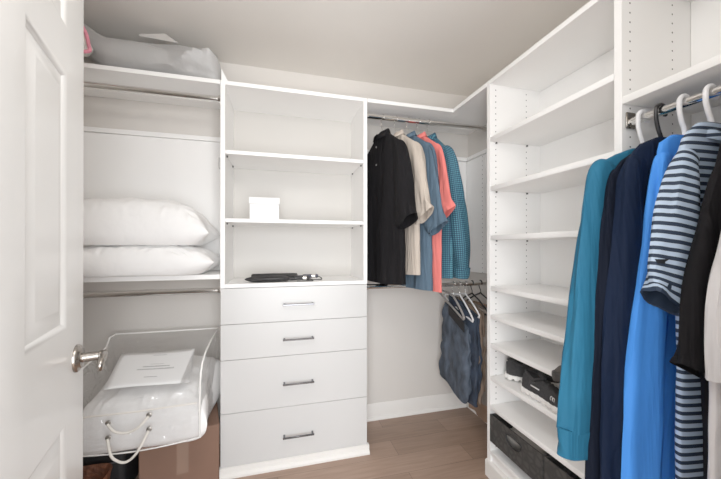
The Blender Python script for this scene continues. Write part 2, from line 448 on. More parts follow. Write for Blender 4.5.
# --- drawer tower
tower = thing('drawer_tower', 'white closet tower with open shelves above four drawers, chrome bar pulls', 'drawer tower', ((TX0+TX1)/2, 1.98, 0))
for x0, x1 in ((TX0, TX0+PT), (TX1-PT, TX1)):
    obj('side_panel', prism([(TY, ZT), (TY, 1.012), (TY+.020, 1.012), (TY+.020, 0), (BK, 0), (BK, ZT)], 'x', x0, x1, .0008), M['melamine'], tower, True)
obj('top_panel', B(TX0+PT, TX1-PT, TY, BK, ZT-.022, ZT, .0012), M['melamine'], tower, True)
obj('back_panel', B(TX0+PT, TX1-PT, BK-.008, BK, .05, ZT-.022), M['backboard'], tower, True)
for z in (1.7577, 1.389):
    sh = obj('shelf', B(TX0+PT+.001, TX1-PT-.001, TY+.002, BK-.009, z-.021, z, .0015), M['melamine'], tower, True)
    for x in (TX0+PT+.006, TX1-PT-.006):
        for y in (TY+.04, BK-.075): obj('shelf_pin', TB([(x, y, z-.0215), (x, y, z-.031)], .0045, 8), M['pin'], sh, True)
obj('counter_panel', B(TX0+PT, TX1-PT, TY+.001, BK-.009, 1.012, 1.034, .0015), M['melamine'], tower, True)
# dark gap lines around the back panel
bm = bmesh.new()
dz = [(1.010, .8165), (.8145, .6241), (.6221, .337), (.335, .052)]
pz = [.913, .719, .472, .177]
for (z1, z0), hzz in zip(dz, pz):
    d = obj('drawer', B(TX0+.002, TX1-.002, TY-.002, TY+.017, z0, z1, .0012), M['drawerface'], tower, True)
    db = bmesh.new()
    box(db, .026, .198, TY-.037, TY-.028, hzz-.0045, hzz+.0045, .0015)
    for x in (.034, .190): box(db, x-.005, x+.005, TY-.030, TY-.002, hzz-.005, hzz+.005, .001)
    obj('drawer_pull', db, M['pull'], d, True)
bm.free()
bm = prism([(TY-.022, 0), (TY-.022, .012), (TY-.012, .022), (TY-.008, .022), (TY-.008, .046), (TY-.003, .050), (TY+.015, .050), (TY+.015, 0)], 'x', TX0-.010, TX1+.010)
obj('base_moulding', bm, M['trim'], tower, True)
# small white wedge bracket standing on the tower's left top edge
obj('top_bracket', prism([(-.296, ZT), (-.262, ZT), (-.294, ZT+.062), (-.296, ZT+.062)], 'y', TY+.01, TY+.03), M['melamine'], tower, True)
obj('wall_clip', B(TX0-.016, TX0, 1.855, 1.885, 1.665, 1.725, .002), M['bracket'], tower, True)

# --- shelves and rods left of the tower
LX0 = WL+.002
def rod(name, label, a, b, r=.0165, cat='closet rod', fl=.026):
    a, b = Vector(a), Vector(b); d = (b-a).normalized()
    t = thing(name, label, cat, tuple(a))
    obj('rod', TB([a+d*.004, b-d*.004], r, 20), M['chrome'], t, True)
    for p, s in ((a, 1), (b, -1)):
        fb = bmesh.new()
        q = d.to_track_quat('Z', 'Y').to_matrix().to_4x4() if s > 0 else (-d).to_track_quat('Z', 'Y').to_matrix().to_4x4()
        lathe(fb, [(fl, 0.0005), (fl, .004), (r+.005, .007), (r+.004, .018), (r+.001, .018)], 20, Matrix.Translation(p) @ q)
        obj('flange', fb, M['chrome'], t, True)
    return t
RYC, RZ1, RZ2 = 1.862, 2.047, .988
tag(obj('wall_shelf', B(LX0, TX0-.002, TY, BK, ZT-.022, ZT, .0012), M['melamine']), 'long white shelf carrying the grey cloth bundle near the ceiling', 'shelf')
tag(obj('wall_shelf', B(LX0, TX0-.002, TY, BK, 1.062, 1.087, .0015), M['melamine']), 'white shelf carrying the two stacked white pillows', 'shelf')
def wallpanel(label, x0, x1):
    t = thing('backing_panel', label, 'wall panel', ((x0+x1)/2, BK, 1.09))
    obj('board', B(x0, x1, BK-.010, BK, 1.088, 1.895, .001), M['melamine'], t, True)
    obj('rail', B(x0, x1, BK-.020, BK, 1.897, 1.925, .002), M['melamine'], t, True)
wallpanel('white backing board on the wall behind the pillows', LX0+.001, TX0-.003)
rod('closet_rod', 'chrome rod under the shelf that carries the grey cloth bundle', (LX0, RYC, RZ1), (TX0-.001, RYC, RZ1))
rod('closet_rod', 'chrome rod under the shelf that carries the pillows', (LX0, RYC, .995), (TX0-.001, RYC, .995))

# --- corner bay right of the tower
poly = [(TX1+.002, TY), (RX, TY), (RX, RY1+.002), (WR-.002, RY1+.002), (WR-.002, BK), (TX1+.002, BK)]
tag(obj('corner_shelf', prism(poly, 'z', ZT-.022, ZT, .0012), M['melamine']), 'L-shaped white top shelf in the corner above the hanging shirts', 'shelf')
t = thing('backing_panel', 'white backing board on the wall behind the hanging shirts', 'wall panel', (1.0, BK, 1.05))
obj('board', B(TX1+.003, WR-.022, BK-.010, BK, 1.047, 1.895, .001), M['melamine'], t, True)
obj('rail', B(TX1+.003, WR-.022, BK-.020, BK, 1.897, 1.925, .002), M['melamine'], t, True)
t = thing('drilled_panel', 'white drilled panel on the side wall beyond the checked shirt', 'wall panel', (WR, 1.8, 1.047))
obj('board', B(WR-.018, WR-.001, RY1+.003, BK-.001, 1.047, 1.895, .001), drilled_mat('Y', (1.95, 1.75), 1.1), t, True)
obj('rail', B(WR-.026, WR-.001, RY1+.003, BK-.022, 1.897, 1.925, .002), M['melamine'], t, True)
obj('bracket', TB([(WR-.03, 1.62, 1.93), (WR-.075, 1.62, 1.93)], .012, 12), M['chrome'], t, True)
rod('closet_rod', 'chrome rod above the dark, beige and coral shirts in the corner', (TX1+.001, RYC, RZ1), (WR-.002, RYC, RZ1))
rod('closet_rod', 'chrome rod carrying the folded jeans in the corner', (TX1+.001, RYC, RZ2), (WR-.002, RYC, RZ2))

# --- right shelf tower
drilled = drilled_mat('X', (RX+.037, RX+.235), .144)
st = thing('shelf_tower', 'tall white shelf tower holding sneakers and dark storage bins', 'shelf tower', (1.26, 1.12, 0))
BX = WR-.003
PN = .025
for y0, y1 in ((RY1-PN, RY1), (RY0, RY0+PN)):
    p = obj('side_panel', B(RX, BX, y0, y1, 0, ZT, .0012), drilled, st, True)
obj('top_panel', B(RX, BX, RY0+PN, RY1-PN, ZT-.022, ZT, .0012), M['melamine'], st, True)
obj('back_panel', B(BX-.008, BX, RY0+PN, RY1-PN, .05, ZT-.023), M['melamine'], st, True)
SHELF_Z = [1.823, 1.559, 1.297, 1.026, .873, .721, .546, .391, .146]
for z in SHELF_Z:
    sh = obj('shelf', B(RX, BX-.009, RY0+PN+.001, RY1-PN-.001, z-.025, z, .004, seg=2), M['melamine'], st, True)
    for x in (RX+.037, RX+.235):
        for y in (RY1-PN-.006, RY0+PN+.006): obj('shelf_pin', TB([(x, y, z-.0255), (x, y, z-.034)], .0045, 8), M['pin'], sh, True)
obj('base_moulding', prism([(RX-.010, 0), (RX-.010, .080), (RX-.003, .086), (RX+.012, .086), (RX+.012, 0)], 'y', RY0, RY1+.004), M['trim'], st, True)
obj('toe_panel', B(RX+.013, RX+.025, RY0+PN, RY1-PN, 0, .12), M['melamine'], st, True)
for x in (RX+.03, RX+.28): obj('bin_rail', B(x, x+.012, RY0+PN, RY1-PN, .190, .200), M['binrail'], st, True)

# --- right hanging bay
HB0 = WF+.004
hbay = thing('hanging_bay', 'white hanging bay with overhead shelf and rod full of pullovers', 'hanging bay', (1.26, .5, 0))
obj('top_panel', B(RX, BX, HB0, RY0-.001, ZT-.022, ZT, .0012), M['melamine'], hbay, True)
obj('shelf', B(RX, BX-.011, HB0+.025, RY0-.001, 1.705, 1.7306, .003, seg=2), M['melamine'], hbay, True)
obj('side_panel', B(RX, BX, HB0, HB0+.024, 0, ZT-.023, .0012), M['melamine'], hbay, True)
obj('back_panel', B(BX-.010, BX, HB0+.025, RY0-.001, .3, ZT-.023), M['melamine'], hbay, True)
RRX, RRZ = 1.13, 1.648
obj('rod', TB([(RRX, HB0+.026, RRZ), (RRX, RY0-.003, RRZ)], .0135, 20), M['chrome'], hbay, True)
fb = bmesh.new(); box(fb, RRX-.02, RRX+.02, RY0-.008, RY0-.001, RRZ-.022, RRZ+.032, .003)
obj('flange', fb, M['nickel'], hbay, True)

# ------------------------------------------------------------------ garments
def interp(rows, t):
    """rows: sorted list of tuples, first entry is the key"""
    for a, b in zip(rows[:-1], rows[1:]):
        if (a[0]-t)*(b[0]-t) <= 0:
            f = 0 if a[0] == b[0] else (t-a[0])/(b[0]-a[0])
            return [p+(q-p)*f for p, q in zip(a[1:], b[1:])]
    return list(rows[-1][1:]) if abs(t-rows[-1][0]) < abs(t-rows[0][0]) else list(rows[0][1:])
def set_uv(bm, fn):
    uv = bm.loops.layers.uv.new('cloth')
    for f in bm.faces:
        for l in f.loops: l[uv].uv = fn(l.vert)
def garment_body(rows, seed=0, amp=.012, kx=26, n=56, m=46, neck=True, vtop=None):
    """rows: (z, x_left, x_right, half thickness).  A wavy hanging sheet with two sides, closed at the top, hem folded in."""
    z0, z1 = rows[0][0], rows[-1][0]
    rings = []
    for j in range(m+1):
        t = j/m; t = t*t*.35+t*.65 if False else t
        z = z0+(z1-z0)*t
        xl, xr, th = interp(rows, z)
        a, cx = (xr-xl)/2, (xr+xl)/2
        A = amp*smooth_step((t-.05)/.55)
        ring = []
        for k in range(n):
            an = 2*PI*k/n
            c, s = math.cos(an), math.sin(an)
            u = math.copysign(abs(c)**.75, c); v = math.copysign(abs(s)**.6, s)
            x = cx+a*u
            w = A*(math.sin(kx*x+seed*1.9+1.2*math.sin(4*z+seed))*.7+.5*math.sin(kx*.47*x-seed+2.5*z))
            w += .5*A*nz(x*9, 0, z*5, seed)
            y = th*v+w*(1 if abs(u) < .98 else .8)
            zz = z+ (.006*math.sin(9*x+seed) if j == m else 0)
            ring.append(Vector((x+.004*nz(z*11, v, 0, seed)*t, y, zz)))
        rings.append(ring)
    # hem turned inward
    last = rings[-1]; c = sum(last, Vector())/n
    rings.append([c+(p-c)*.93+Vector((0, 0, .004)) for p in last])
    rings.append([c+(p-c)*.85+Vector((0, 0, .05)) for p in last])
    bm = loft(rings)
    set_uv(bm, lambda v: (v.co.x, v.co.z))
    return bm
def garment_sleeve(path, seed=0, amp=.006, n=28, sub=7, open_in=True):
    """path: list of (x, y, z, r in the x-z plane, r along y)"""
    C = catmull([(p[0], p[1], p[2]) for p in path], sub); R = catmull([(p[3], p[4], 0) for p in path], sub)
    rings = []; m = len(C); dist = 0; ds = []
    for i, (c, r) in enumerate(zip(C, R)):
        t = (C[min(i+1, m-1)]-C[max(i-1, 0)]).normalized()
        e1 = Vector((0, 1, 0)).cross(t).normalized()      # in the x-z plane
        e2 = t.cross(e1).normalized()
        if i: dist += (c-C[i-1]).length
        ds.append(dist); f = i/m; ring = []
        for k in range(n):
            an = 2*PI*k/n
            w = amp*smooth_step(f*3)*(math.sin(3*an+seed+5*f)+.6*math.sin(5*an-seed*2+9*f)+.7*nz(math.cos(an)*2, math.sin(an)*2, dist*9, seed))
            cc, ss = math.cos(an), math.sin(an)
            ring.append(c+e1*(r.x+w)*math.copysign(abs(cc)**.85, cc)+e2*(r.y+w*.7)*math.copysign(abs(ss)**.85, ss))
        rings.append(ring)
    last = rings[-1]; c = C[-1]; d = (C[-1]-C[-2]).normalized()
    rings.append([c+(p-c)*.90-d*.002 for p in last]); rings.append([c+(p-c)*.80-d*.05 for p in last])
    bm = loft(rings)
    idx = {}
    bm.verts.ensure_lookup_table()
    for j in range(len(rings)):
        for k in range(n): idx[bm.verts[j*n+k]] = (k/n*.3, -ds[min(j, m-1)]+path[0][2])
    set_uv(bm, lambda v: idx[v])
    return bm
def collar_mesh(x0, z0, w=.062, d=.045, h=.042, lean=0.):
    """standing band with a turned-down leaf, open at the front (-y)"""
    bm = bmesh.new(); n = 22
    prof = [(0, 0, 1.0), (.0, h, .93), (.006, h+.003, 1.02), (.012, h-.012, 1.14), (.015, -.006, 1.30)]
    R = []
    for o, z, s in prof:
        ring = []
        for k in range(n+1):
            an = -PI/2+.32+(2*PI-.64)*k/n
            front = max(0, -math.sin(an))
            ring.append(bm.verts.new((x0+w*s*math.cos(an), d*s*math.sin(an)-(.012*front if s > 1.1 else 0), z0+z-front*.022*(1 if s > .98 else .6))))
        R.append(ring)
    for a, b in zip(R[:-1], R[1:]):
        for k in range(n): bm.faces.new((a[k], a[k+1], b[k+1], b[k]))
    set_uv(bm, lambda v: (v.co.x, v.co.z))
    return bm
def shirt(name, label, cat, loc, rotz, mat, rows, sleeves, seed, collar=None, amp=.012, kx=26, group=None, buttons=None, btn='button', cuffs=None):
    t = thing(name, label, cat, loc, rotz, group)
    b = obj('torso', garment_body(rows, seed, amp, kx), mat, t)
    for i, s in enumerate(sleeves):
        sl = obj('sleeve', garment_sleeve(s, seed+i*2.3), mat, t)
        if cuffs:
            # ribbed cuff: last stretch, slightly tighter
            p = s[-1]; q = s[-2]
            d = Vector((p[0]-q[0], p[1]-q[1], p[2]-q[2])).normalized()
            c0 = Vector(p[:3])
            path = [(c0.x-d.x*.006, c0.y, c0.z-d.z*.006, p[3]*1.06, p[4]*1.08), (c0.x+d.x*cuffs*.5, c0.y, c0.z+d.z*cuffs*.5, p[3]*.99, p[4]*.97), (c0.x+d.x*cuffs, c0.y, c0.z+d.z*cuffs, p[3]*.93, p[4]*.9)]
            obj('cuff', garment_sleeve(path, seed+i*2.3, .002), mat, sl)
    if collar:
        obj('collar', collar_mesh(*collar), mat, t, solid=.002)
    if buttons:
        for (x, y, z) in buttons:
            bb = bmesh.new(); lathe(bb, [(.0001, 0), (.0055, 0), (.0055, .002), (.0001, .0022)], 12, Matrix.Translation((x, y, z)) @ Matrix.Rotation(PI/2, 4, 'X'))
            obj('button', bb, M[btn], t)
    return t
def hanger(name, label, loc, rotz, mat, r=.0045, drop=.095, span=.20, slope=.075, bar=True, flip=1, hookmat=None, rr=.0205, hr=None, tilt=0., group=None, wide=False):
    t = thing(name, label, 'hanger', loc, group=group, rot=(0, 0, rotz))
    hm = M[hookmat] if hookmat else mat
    hr = hr or r
    a = [(0, 0, -drop), (0, 0, -drop*.72), (-flip*rr*.55, 0, -drop*.5), (-flip*rr, 0, -drop*.22)]
    for k in range(9):
        an = PI-PI*1.18*k/8
        a.append((flip*rr*math.cos(an), 0, rr*math.sin(an)))
    obj('hook', TB(catmull(a, 4), hr, 10), hm, t)
    s = bmesh.new()
    T = Matrix.Rotation(tilt, 4, 'Y')
    def P(x, z): v = T @ Vector((x, 0, z+drop)); return (v.x, v.y, v.z-drop)
    top = [P(-span, -drop-slope-.008), P(-span*.8, -drop-slope*.80), P(-span*.4, -drop-slope*.33), P(-.02, -drop-.006), P(0, -drop+.002), P(.02, -drop-.006), P(span*.4, -drop-slope*.33), P(span*.8, -drop-slope*.80), P(span, -drop-slope-.008)]
    pts = catmull(top, 5)
    if bar:
        pts += catmull([P(span, -drop-slope-.008), P(span*.99, -drop-slope-.020), P(span*.9, -drop-slope-.024), P(0, -drop-slope-.024), P(-span*.9, -drop-slope-.024), P(-span*.99, -drop-slope-.020), P(-span, -drop-slope-.008)], 5)[1:-1]
        tube(s, pts, r, 10, closed=True)
    else: tube(s, pts, r, 10)
    obj('shoulders', s, mat, t)
    return t

def tee_rows(top, shw, shz, body, hem, th0=.012, th=.030, drop_in=0., xl_hem=None):
    """generic shirt outline symmetric about x=0: neck top z, shoulder half width and z, body half width, hem z"""
    h = xl_hem or body
    return [(top, -.055, .055, .010), (top-.015, -.075, .075, .018), (top-.03, -.115, .115, .020), (shz, -shw, shw, th*.75),
            (shz-.03, -shw-.008, shw+.008, th), (shz-.22, -body, body, th), (hem, -h, h, th*1.05)]

# ---- garments on the right rod (local x = world x, local y = world y)
def LX(x): return x-RRX
def LZ(z): return z-RRZ
GR = 'pullovers and shirts on the side rod'
def place_right(y): return (RRX, y, RRZ)
# teal pullover
y = .738
hanger('clothes_hanger', 'white plastic hanger nearest the shelf tower, under the teal pullover', place_right(y), 0, M['hang_white'], .0062, .115, .14, .045, group=GR+' hangers')
shirt('long_sleeve_pullover', 'teal long sleeve pullover hanging next to the shelf tower', 'pullover', place_right(y), 0, M['teal'],
      [(LZ(1.545), -.05, .05, .010), (LZ(1.53), -.095, .095, .014), (LZ(1.51), -.145, .14, .016), (LZ(1.485), -.183, .18, .018), (LZ(1.44), -.195, .20, .020), (LZ(1.25), -.195, .21, .020), (LZ(.55), -.205, .215, .020)],
      [[(-0.160, -.004, LZ(1.487), .025, .018), (-0.182, -.006, LZ(1.44), .045, .024), (-0.210, -.010, LZ(1.25), .062, .027), (-0.250, -.012, LZ(.95), .066, .028), (-0.280, -.012, LZ(.700), .063, .026)],
       [(.160, 0, LZ(1.487), .025, .016), (.175, 0, LZ(1.43), .045, .018), (.20, 0, LZ(1.2), .055, .02), (.215, 0, LZ(.9), .055, .02), (.22, 0, LZ(.7), .05, .02)]],
      1, amp=.006, kx=30, cuffs=.075, group=GR)
# dark navy pullover
y = .704
hanger('clothes_hanger', 'black plastic hanger on the side rod holding the two navy pullovers', place_right(.689), 0, M['hang_black'], .0056, .115, .12, .045, group=GR+' hangers')
shirt('long_sleeve_pullover', 'black-navy pullover squeezed between the teal and the navy pullover', 'pullover', place_right(y-.002), 0, M['navy1'],
      [(LZ(1.535), -.05, .05, .008), (LZ(1.52), -.095, .095, .010), (LZ(1.49), -.145, .14, .011), (LZ(1.455), -.175, .18, .012), (LZ(1.40), -.188, .20, .013), (LZ(1.2), -.195, .205, .014), (LZ(.55), -.20, .21, .014)],
      [[(-.155, -.002, LZ(1.455), .022, .012), (-.170, -.004, LZ(1.40), .036, .014), (-.190, -.004, LZ(1.2), .046, .016), (-.212, -.004, LZ(.9), .048, .016), (-.235, -.004, LZ(.45), .044, .016)],
       [(.155, 0, LZ(1.455), .022, .012), (.175, 0, LZ(1.40), .036, .014), (.20, 0, LZ(1.2), .046, .014), (.21, 0, LZ(.9), .048, .014), (.215, 0, LZ(.65), .044, .014)]],
      2, amp=.004, kx=28, group=GR)
# navy pullover
y = .672
shirt('long_sleeve_pullover', 'navy blue pullover with broad shoulders beside the bright blue shirt', 'pullover', place_right(y), 0, M['navy2'],
      [(LZ(1.558), -.05, .05, .010), (LZ(1.545), -.095, .095, .014), (LZ(1.52), -.130, .13, .016), (LZ(1.49), -.150, .17, .018), (LZ(1.44), -.165, .19, .018), (LZ(1.2), -.175, .20, .018), (LZ(.5), -.18, .20, .018)],
      [[(-0.128, -.003, LZ(1.485), .026, .016), (-0.145, -.004, LZ(1.43), .042, .020), (-0.160, -.008, LZ(1.2), .060, .022), (-0.182, -.008, LZ(.9), .070, .022), (-0.200, -.008, LZ(.46), .066, .022)],
       [(.135, 0, LZ(1.485), .026, .014), (.16, 0, LZ(1.43), .042, .016), (.185, 0, LZ(1.2), .055, .016), (.20, 0, LZ(.9), .058, .016), (.20, 0, LZ(.6), .05, .016)]],
      3, amp=.005, kx=27, group=GR)
# bright blue shirt
y = .632
hanger('clothes_hanger', 'white plastic hanger on the side rod holding the bright blue shirt', place_right(y), 0, M['hang_white'], .0062, .108, .09, .04, group=GR+' hangers')
shirt('long_sleeve_shirt', 'bright blue long sleeve shirt between navy pullover and striped polo', 'shirt', place_right(y+.002), 0, M['brightblue'],
      [(LZ(1.552), -.05, .05, .010), (LZ(1.54), -.080, .085, .012), (LZ(1.52), -.100, .12, .013), (LZ(1.49), -.100, .15, .014), (LZ(1.44), -.110, .17, .016), (LZ(1.2), -.130, .19, .016), (LZ(.9), -.140, .19, .016), (LZ(.45), -.155, .195, .016)],
      [[(-0.080, -.002, LZ(1.492), .020, .013), (-0.090, -.003, LZ(1.44), .034, .016), (-0.115, -.003, LZ(1.2), .050, .019), (-0.155, -.003, LZ(.9), .060, .019), (-0.182, -.003, LZ(.46), .060, .018)],
       [(.13, 0, LZ(1.48), .022, .012), (.15, 0, LZ(1.43), .036, .014), (.18, 0, LZ(1.2), .05, .014), (.19, 0, LZ(.9), .05, .014), (.19, 0, LZ(.6), .045, .014)]],
      4, amp=.005, kx=22, group=GR)
# striped polo
y = .575
hanger('clothes_hanger', 'white plastic hanger on the side rod holding the striped polo', place_right(y), 0, M['hang_white'], .0062, .100, .09, .045, group=GR+' hangers')
sp = shirt('polo_shirt', 'navy and light blue striped short sleeve polo with dark logo on sleeve', 'polo shirt', place_right(y), 0, M['stripe'],
      [(LZ(1.565), -.05, .05, .012), (LZ(1.55), -.075, .085, .014), (LZ(1.52), -.105, .12, .015), (LZ(1.47), -.125, .15, .016), (LZ(1.42), -.130, .17, .018), (LZ(1.2), -.130, .19, .018), (LZ(.9), -.125, .19, .018), (LZ(.45), -.128, .195, .018)],
      [[(-.095, -.004, LZ(1.475), .030, .016), (-.120, -.008, LZ(1.42), .040, .022), (-.152, -.012, LZ(1.30), .052, .028), (-.178, -.014, LZ(1.18), .060, .032), (-.196, -.014, LZ(1.125), .056, .032), (-.214, -.014, LZ(1.098), .054, .032)],
       [(.12, 0, LZ(1.475), .03, .012), (.15, 0, LZ(1.42), .05, .014), (.18, 0, LZ(1.3), .055, .016), (.20, 0, LZ(1.15), .055, .016), (.205, 0, LZ(1.1), .05, .016)]],
      5, collar=(.01, LZ(1.535), .048, .018, .024), amp=.005, kx=24, group=GR)
# black polo
y = .520
shirt('polo_shirt', 'black short sleeve polo between the striped polo and the pale shirt', 'polo shirt', place_right(y), 0, M['blackpolo'],
      [(LZ(1.56), -.03, .06, .010), (LZ(1.54), -.045, .085, .012), (LZ(1.50), -.062, .12, .014), (LZ(1.45), -.080, .15, .016), (LZ(1.38), -.100, .17, .018), (LZ(1.1), -.140, .19, .018), (LZ(.8), -.128, .19, .018), (LZ(.62), -.128, .195, .018)],
      [[(-.045, -.004, LZ(1.455), .022, .014), (-.072, -.007, LZ(1.39), .040, .020), (-.110, -.010, LZ(1.25), .060, .024), (-.146, -.010, LZ(1.10), .074, .026), (-.158, -.010, LZ(.98), .078, .026), (-.176, -.010, LZ(.935), .076, .026)],
       [(.12, 0, LZ(1.455), .028, .012), (.15, 0, LZ(1.39), .045, .014), (.18, 0, LZ(1.2), .055, .016), (.19, 0, LZ(1.0), .055, .016)]],
      6, amp=.005, kx=24, group=GR)
hanger('clothes_hanger', 'dark plastic hanger hidden in the collar of the black polo', place_right(y), 0, M['hang_black'], .0050, .110, .045, .03, group=GR+' hangers', rr=.0185)
# pale shirt at the front
y = .465
shirt('button_shirt', 'pale grey shirt hanging in front of the black polo', 'shirt', place_right(y), 0, M['whiteshirt'],
      [(LZ(1.55), -.05, .06, .010), (LZ(1.53), -.07, .085, .012), (LZ(1.50), -.085, .12, .014), (LZ(1.44), -.110, .15, .016), (LZ(1.36), -.140, .17, .018), (LZ(1.1), -.20, .19, .018), (LZ(.6), -.215, .195, .018)],
      [[(-.080, -.003, LZ(1.45), .022, .014), (-.105, -.005, LZ(1.38), .034, .018), (-.140, -.008, LZ(1.24), .046, .022), (-.175, -.009, LZ(1.10), .052, .024), (-.180, -.009, LZ(.945), .052, .024)],
       [(.12, 0, LZ(1.455), .028, .012), (.15, 0, LZ(1.39), .045, .014), (.18, 0, LZ(1.2), .055, .016), (.19, 0, LZ(1.0), .055, .016)]],
      7, amp=.005, kx=24, group=GR)
hanger('clothes_hanger', 'white plastic hanger inside the pale grey shirt', place_right(y), 0, M['hang_white'], .0050, .115, .045, .03, group=GR+' hangers', rr=.0190)
# dark curved tick printed on the striped sleeve, laid on the cloth
from mathutils.bvhtree import BVHTree
stripe_sleeve = [c for c in sp.children if c.name.startswith('sleeve')][0]
def tick():
    me = stripe_sleeve.data
    bv = BVHTree.FromPolygons([v.co.copy() for v in me.vertices], [tuple(p.vertices) for p in me.polygons])
    bm = bmesh.new(); N = 10; U = []; Lw = []
    cx, cz = LX(.893), LZ(1.196)
    for k in range(N+1):
        t = k/N; x = -.028+.056*t
        lo = .004-.030*t+.040*t*t; hi = lo+.0135*math.sin(PI*min(1, t*1.08))**.8*(1-.55*t)
        for L_, z in ((U, hi), (Lw, lo)):
            h = bv.ray_cast(Vector((cx+x, -.4, cz+z)), Vector((0, 1, 0)))[0]
            y_ = h.y-.0012 if h else -.045
            L_.append(bm.verts.new((cx+x, y_, cz+z)))
    for k in range(N): bm.faces.new((Lw[k], Lw[k+1], U[k+1], U[k]))
    return bm
obj('logo', tick(), M['swoosh'], stripe_sleeve)

# ---- shirts on the corner rod.  local -x = toward the viewer side of the garment once turned by 90 degrees
GC = 'shirts on the corner rod'
def rot_c(deg): return math.radians(90+deg)
# local x -> world +y ; local -y -> world +x ... front (-y local) faces world +x after +90 ; use -90 so the front faces -x
def rc(deg): return math.radians(-90+deg)
# with rotz=-90: local +x -> world -y (toward the viewer), local -y -> world -x (front faces the tower)
def short_sleeve(sh, shz, ln=.24, out=.06, r=.075, ry=.036, y=0., s=1):
    return [(s*(sh-.035), y, shz-.005, .03, .016), (s*(sh-.005), y, shz-.05, .05, .024), (s*(sh+out*.5), y, shz-ln*.55, r*.9, ry*.9), (s*(sh+out), y, shz-ln, r, ry)]
C = [
 dict(x=.634, rot=14, name='polo_shirt', label='black short sleeve polo with collar hanging next to the drawer tower', cat='polo shirt', mat='blackshirt', hem=-1.03, th=.036, sh=.200, ln=.46, collar=True, hang='hang_black', hl='black hanger holding the black polo shirt'),
 dict(x=.725, rot=16, name='short_sleeve_shirt', label='beige short sleeve shirt between black polo and slate blue shirt', cat='shirt', mat='beigeshirt', hem=-.98, th=.027, sh=.200, ln=.43, collar=False, hang='hang_black', hl='black hanger inside the beige shirt'),
 dict(x=.806, rot=15, name='short_sleeve_shirt', label='slate blue short sleeve shirt next to the coral shirt', cat='shirt', mat='blueshirt', hem=-1.072, th=.027, sh=.200, ln=.50, collar=False, hang='hang_black', hl='black hanger inside the slate blue shirt'),
 dict(x=.880, rot=11, name='short_sleeve_shirt', label='coral pink shirt between slate blue shirt and checked shirt', cat='shirt', mat='coral', hem=-1.078, th=.017, sh=.198, ln=.42, collar=False, hang='hang_grey', hl='slim hanger inside the coral shirt'),
]
for i, c in enumerate(C):
    loc = (c['x'], RYC, RZ1)
    hanger('clothes_hanger', c['hl'], loc, rc(c['rot']), M[c['hang']], .0045, .112, .175, .09, hookmat='chrome', hr=.0022, rr=.0185, group=GC+' hangers')
    top = -.104
    rows = [(top, -.050, .050, .012), (top-.014, -.070, .070, .020), (top-.05, -.120, .120, c['th']*.65), (top-.105, -c['sh'], c['sh'], c['th']*.8),
            (top-.15, -c['sh']-.006, c['sh']+.006, c['th']), (top-.3, -.212, .212, c['th']), (c['hem'], -.218, .218, c['th'])]
    shz = top-.108
    sl = []
    for s in (1, -1):
        ln = c['ln']
        k = 1 if s > 0 else .62
        o_ = 1 if s > 0 else -.3
        sl.append([(s*(c['sh']-.05), 0, shz, .03, c['th']*.55), (s*(c['sh']-.015), 0, shz-.05, .05*k, c['th']*.9), (s*(c['sh']+.014*o_), -.004, shz-ln*.5, .066*k, c['th']*1.10), (s*(c['sh']+.036*o_), -.006, shz-ln*.85, .074*k, c['th']*1.2), (s*(c['sh']+.074*o_), -.006, shz-ln, .074*k, c['th']*1.2)])
    shirt(c['name'], c['label'], c['cat'], loc, rc(c['rot']), M[c['mat']], rows, sl, 11+i, amp=.010, kx=30, group=GC,
          collar=(0, top-.022, .056, .034, .036) if c['collar'] else ((0, top-.006, .058, .028, .022)),
          buttons=[(0, -c['th']-.010, top-.09-.11*k) for k in range(2)] if c['collar'] else None)
# checked long sleeve shirt
loc = (.952, RYC, RZ1)
hanger('clothes_hanger', 'slim hanger inside the teal checked shirt', loc, rc(9), M['hang_grey'], .0045, .118, .165, .075, hookmat='chrome', hr=.0022, rr=.0185, group=GC+' hangers')
top = -.112
shirt('long_sleeve_shirt', 'teal and navy small-checked long sleeve shirt, last on the corner rod', 'shirt', loc, rc(9), M['plaid'],
      [(top, -.055, .055, .012), (top-.012, -.078, .078, .02), (top-.05, -.120, .120, .02), (top-.11, -.195, .195, .026), (top-.16, -.206, .206, .030), (top-.3, -.212, .212, .032), (-1.00, -.215, .215, .034)],
      [[(.150, 0, top-.110, .03, .016), (.185, .004, top-.16, .045, .022), (.205, .022, top-.35, .060, .036), (.210, .060, top-.62, .066, .050), (.195, .095, top-.83, .052, .045)],
       [(-.150, 0, top-.11, .03, .018), (-.18, 0, top-.16, .04, .028), (-.200, 0, top-.35, .048, .03), (-.200, 0, top-.62, .046, .03), (-.200, 0, top-.84, .04, .03)]],
      17, amp=.008, kx=30, cuffs=.06, group=GC, collar=(0, top-.006, .058, .03, .03))

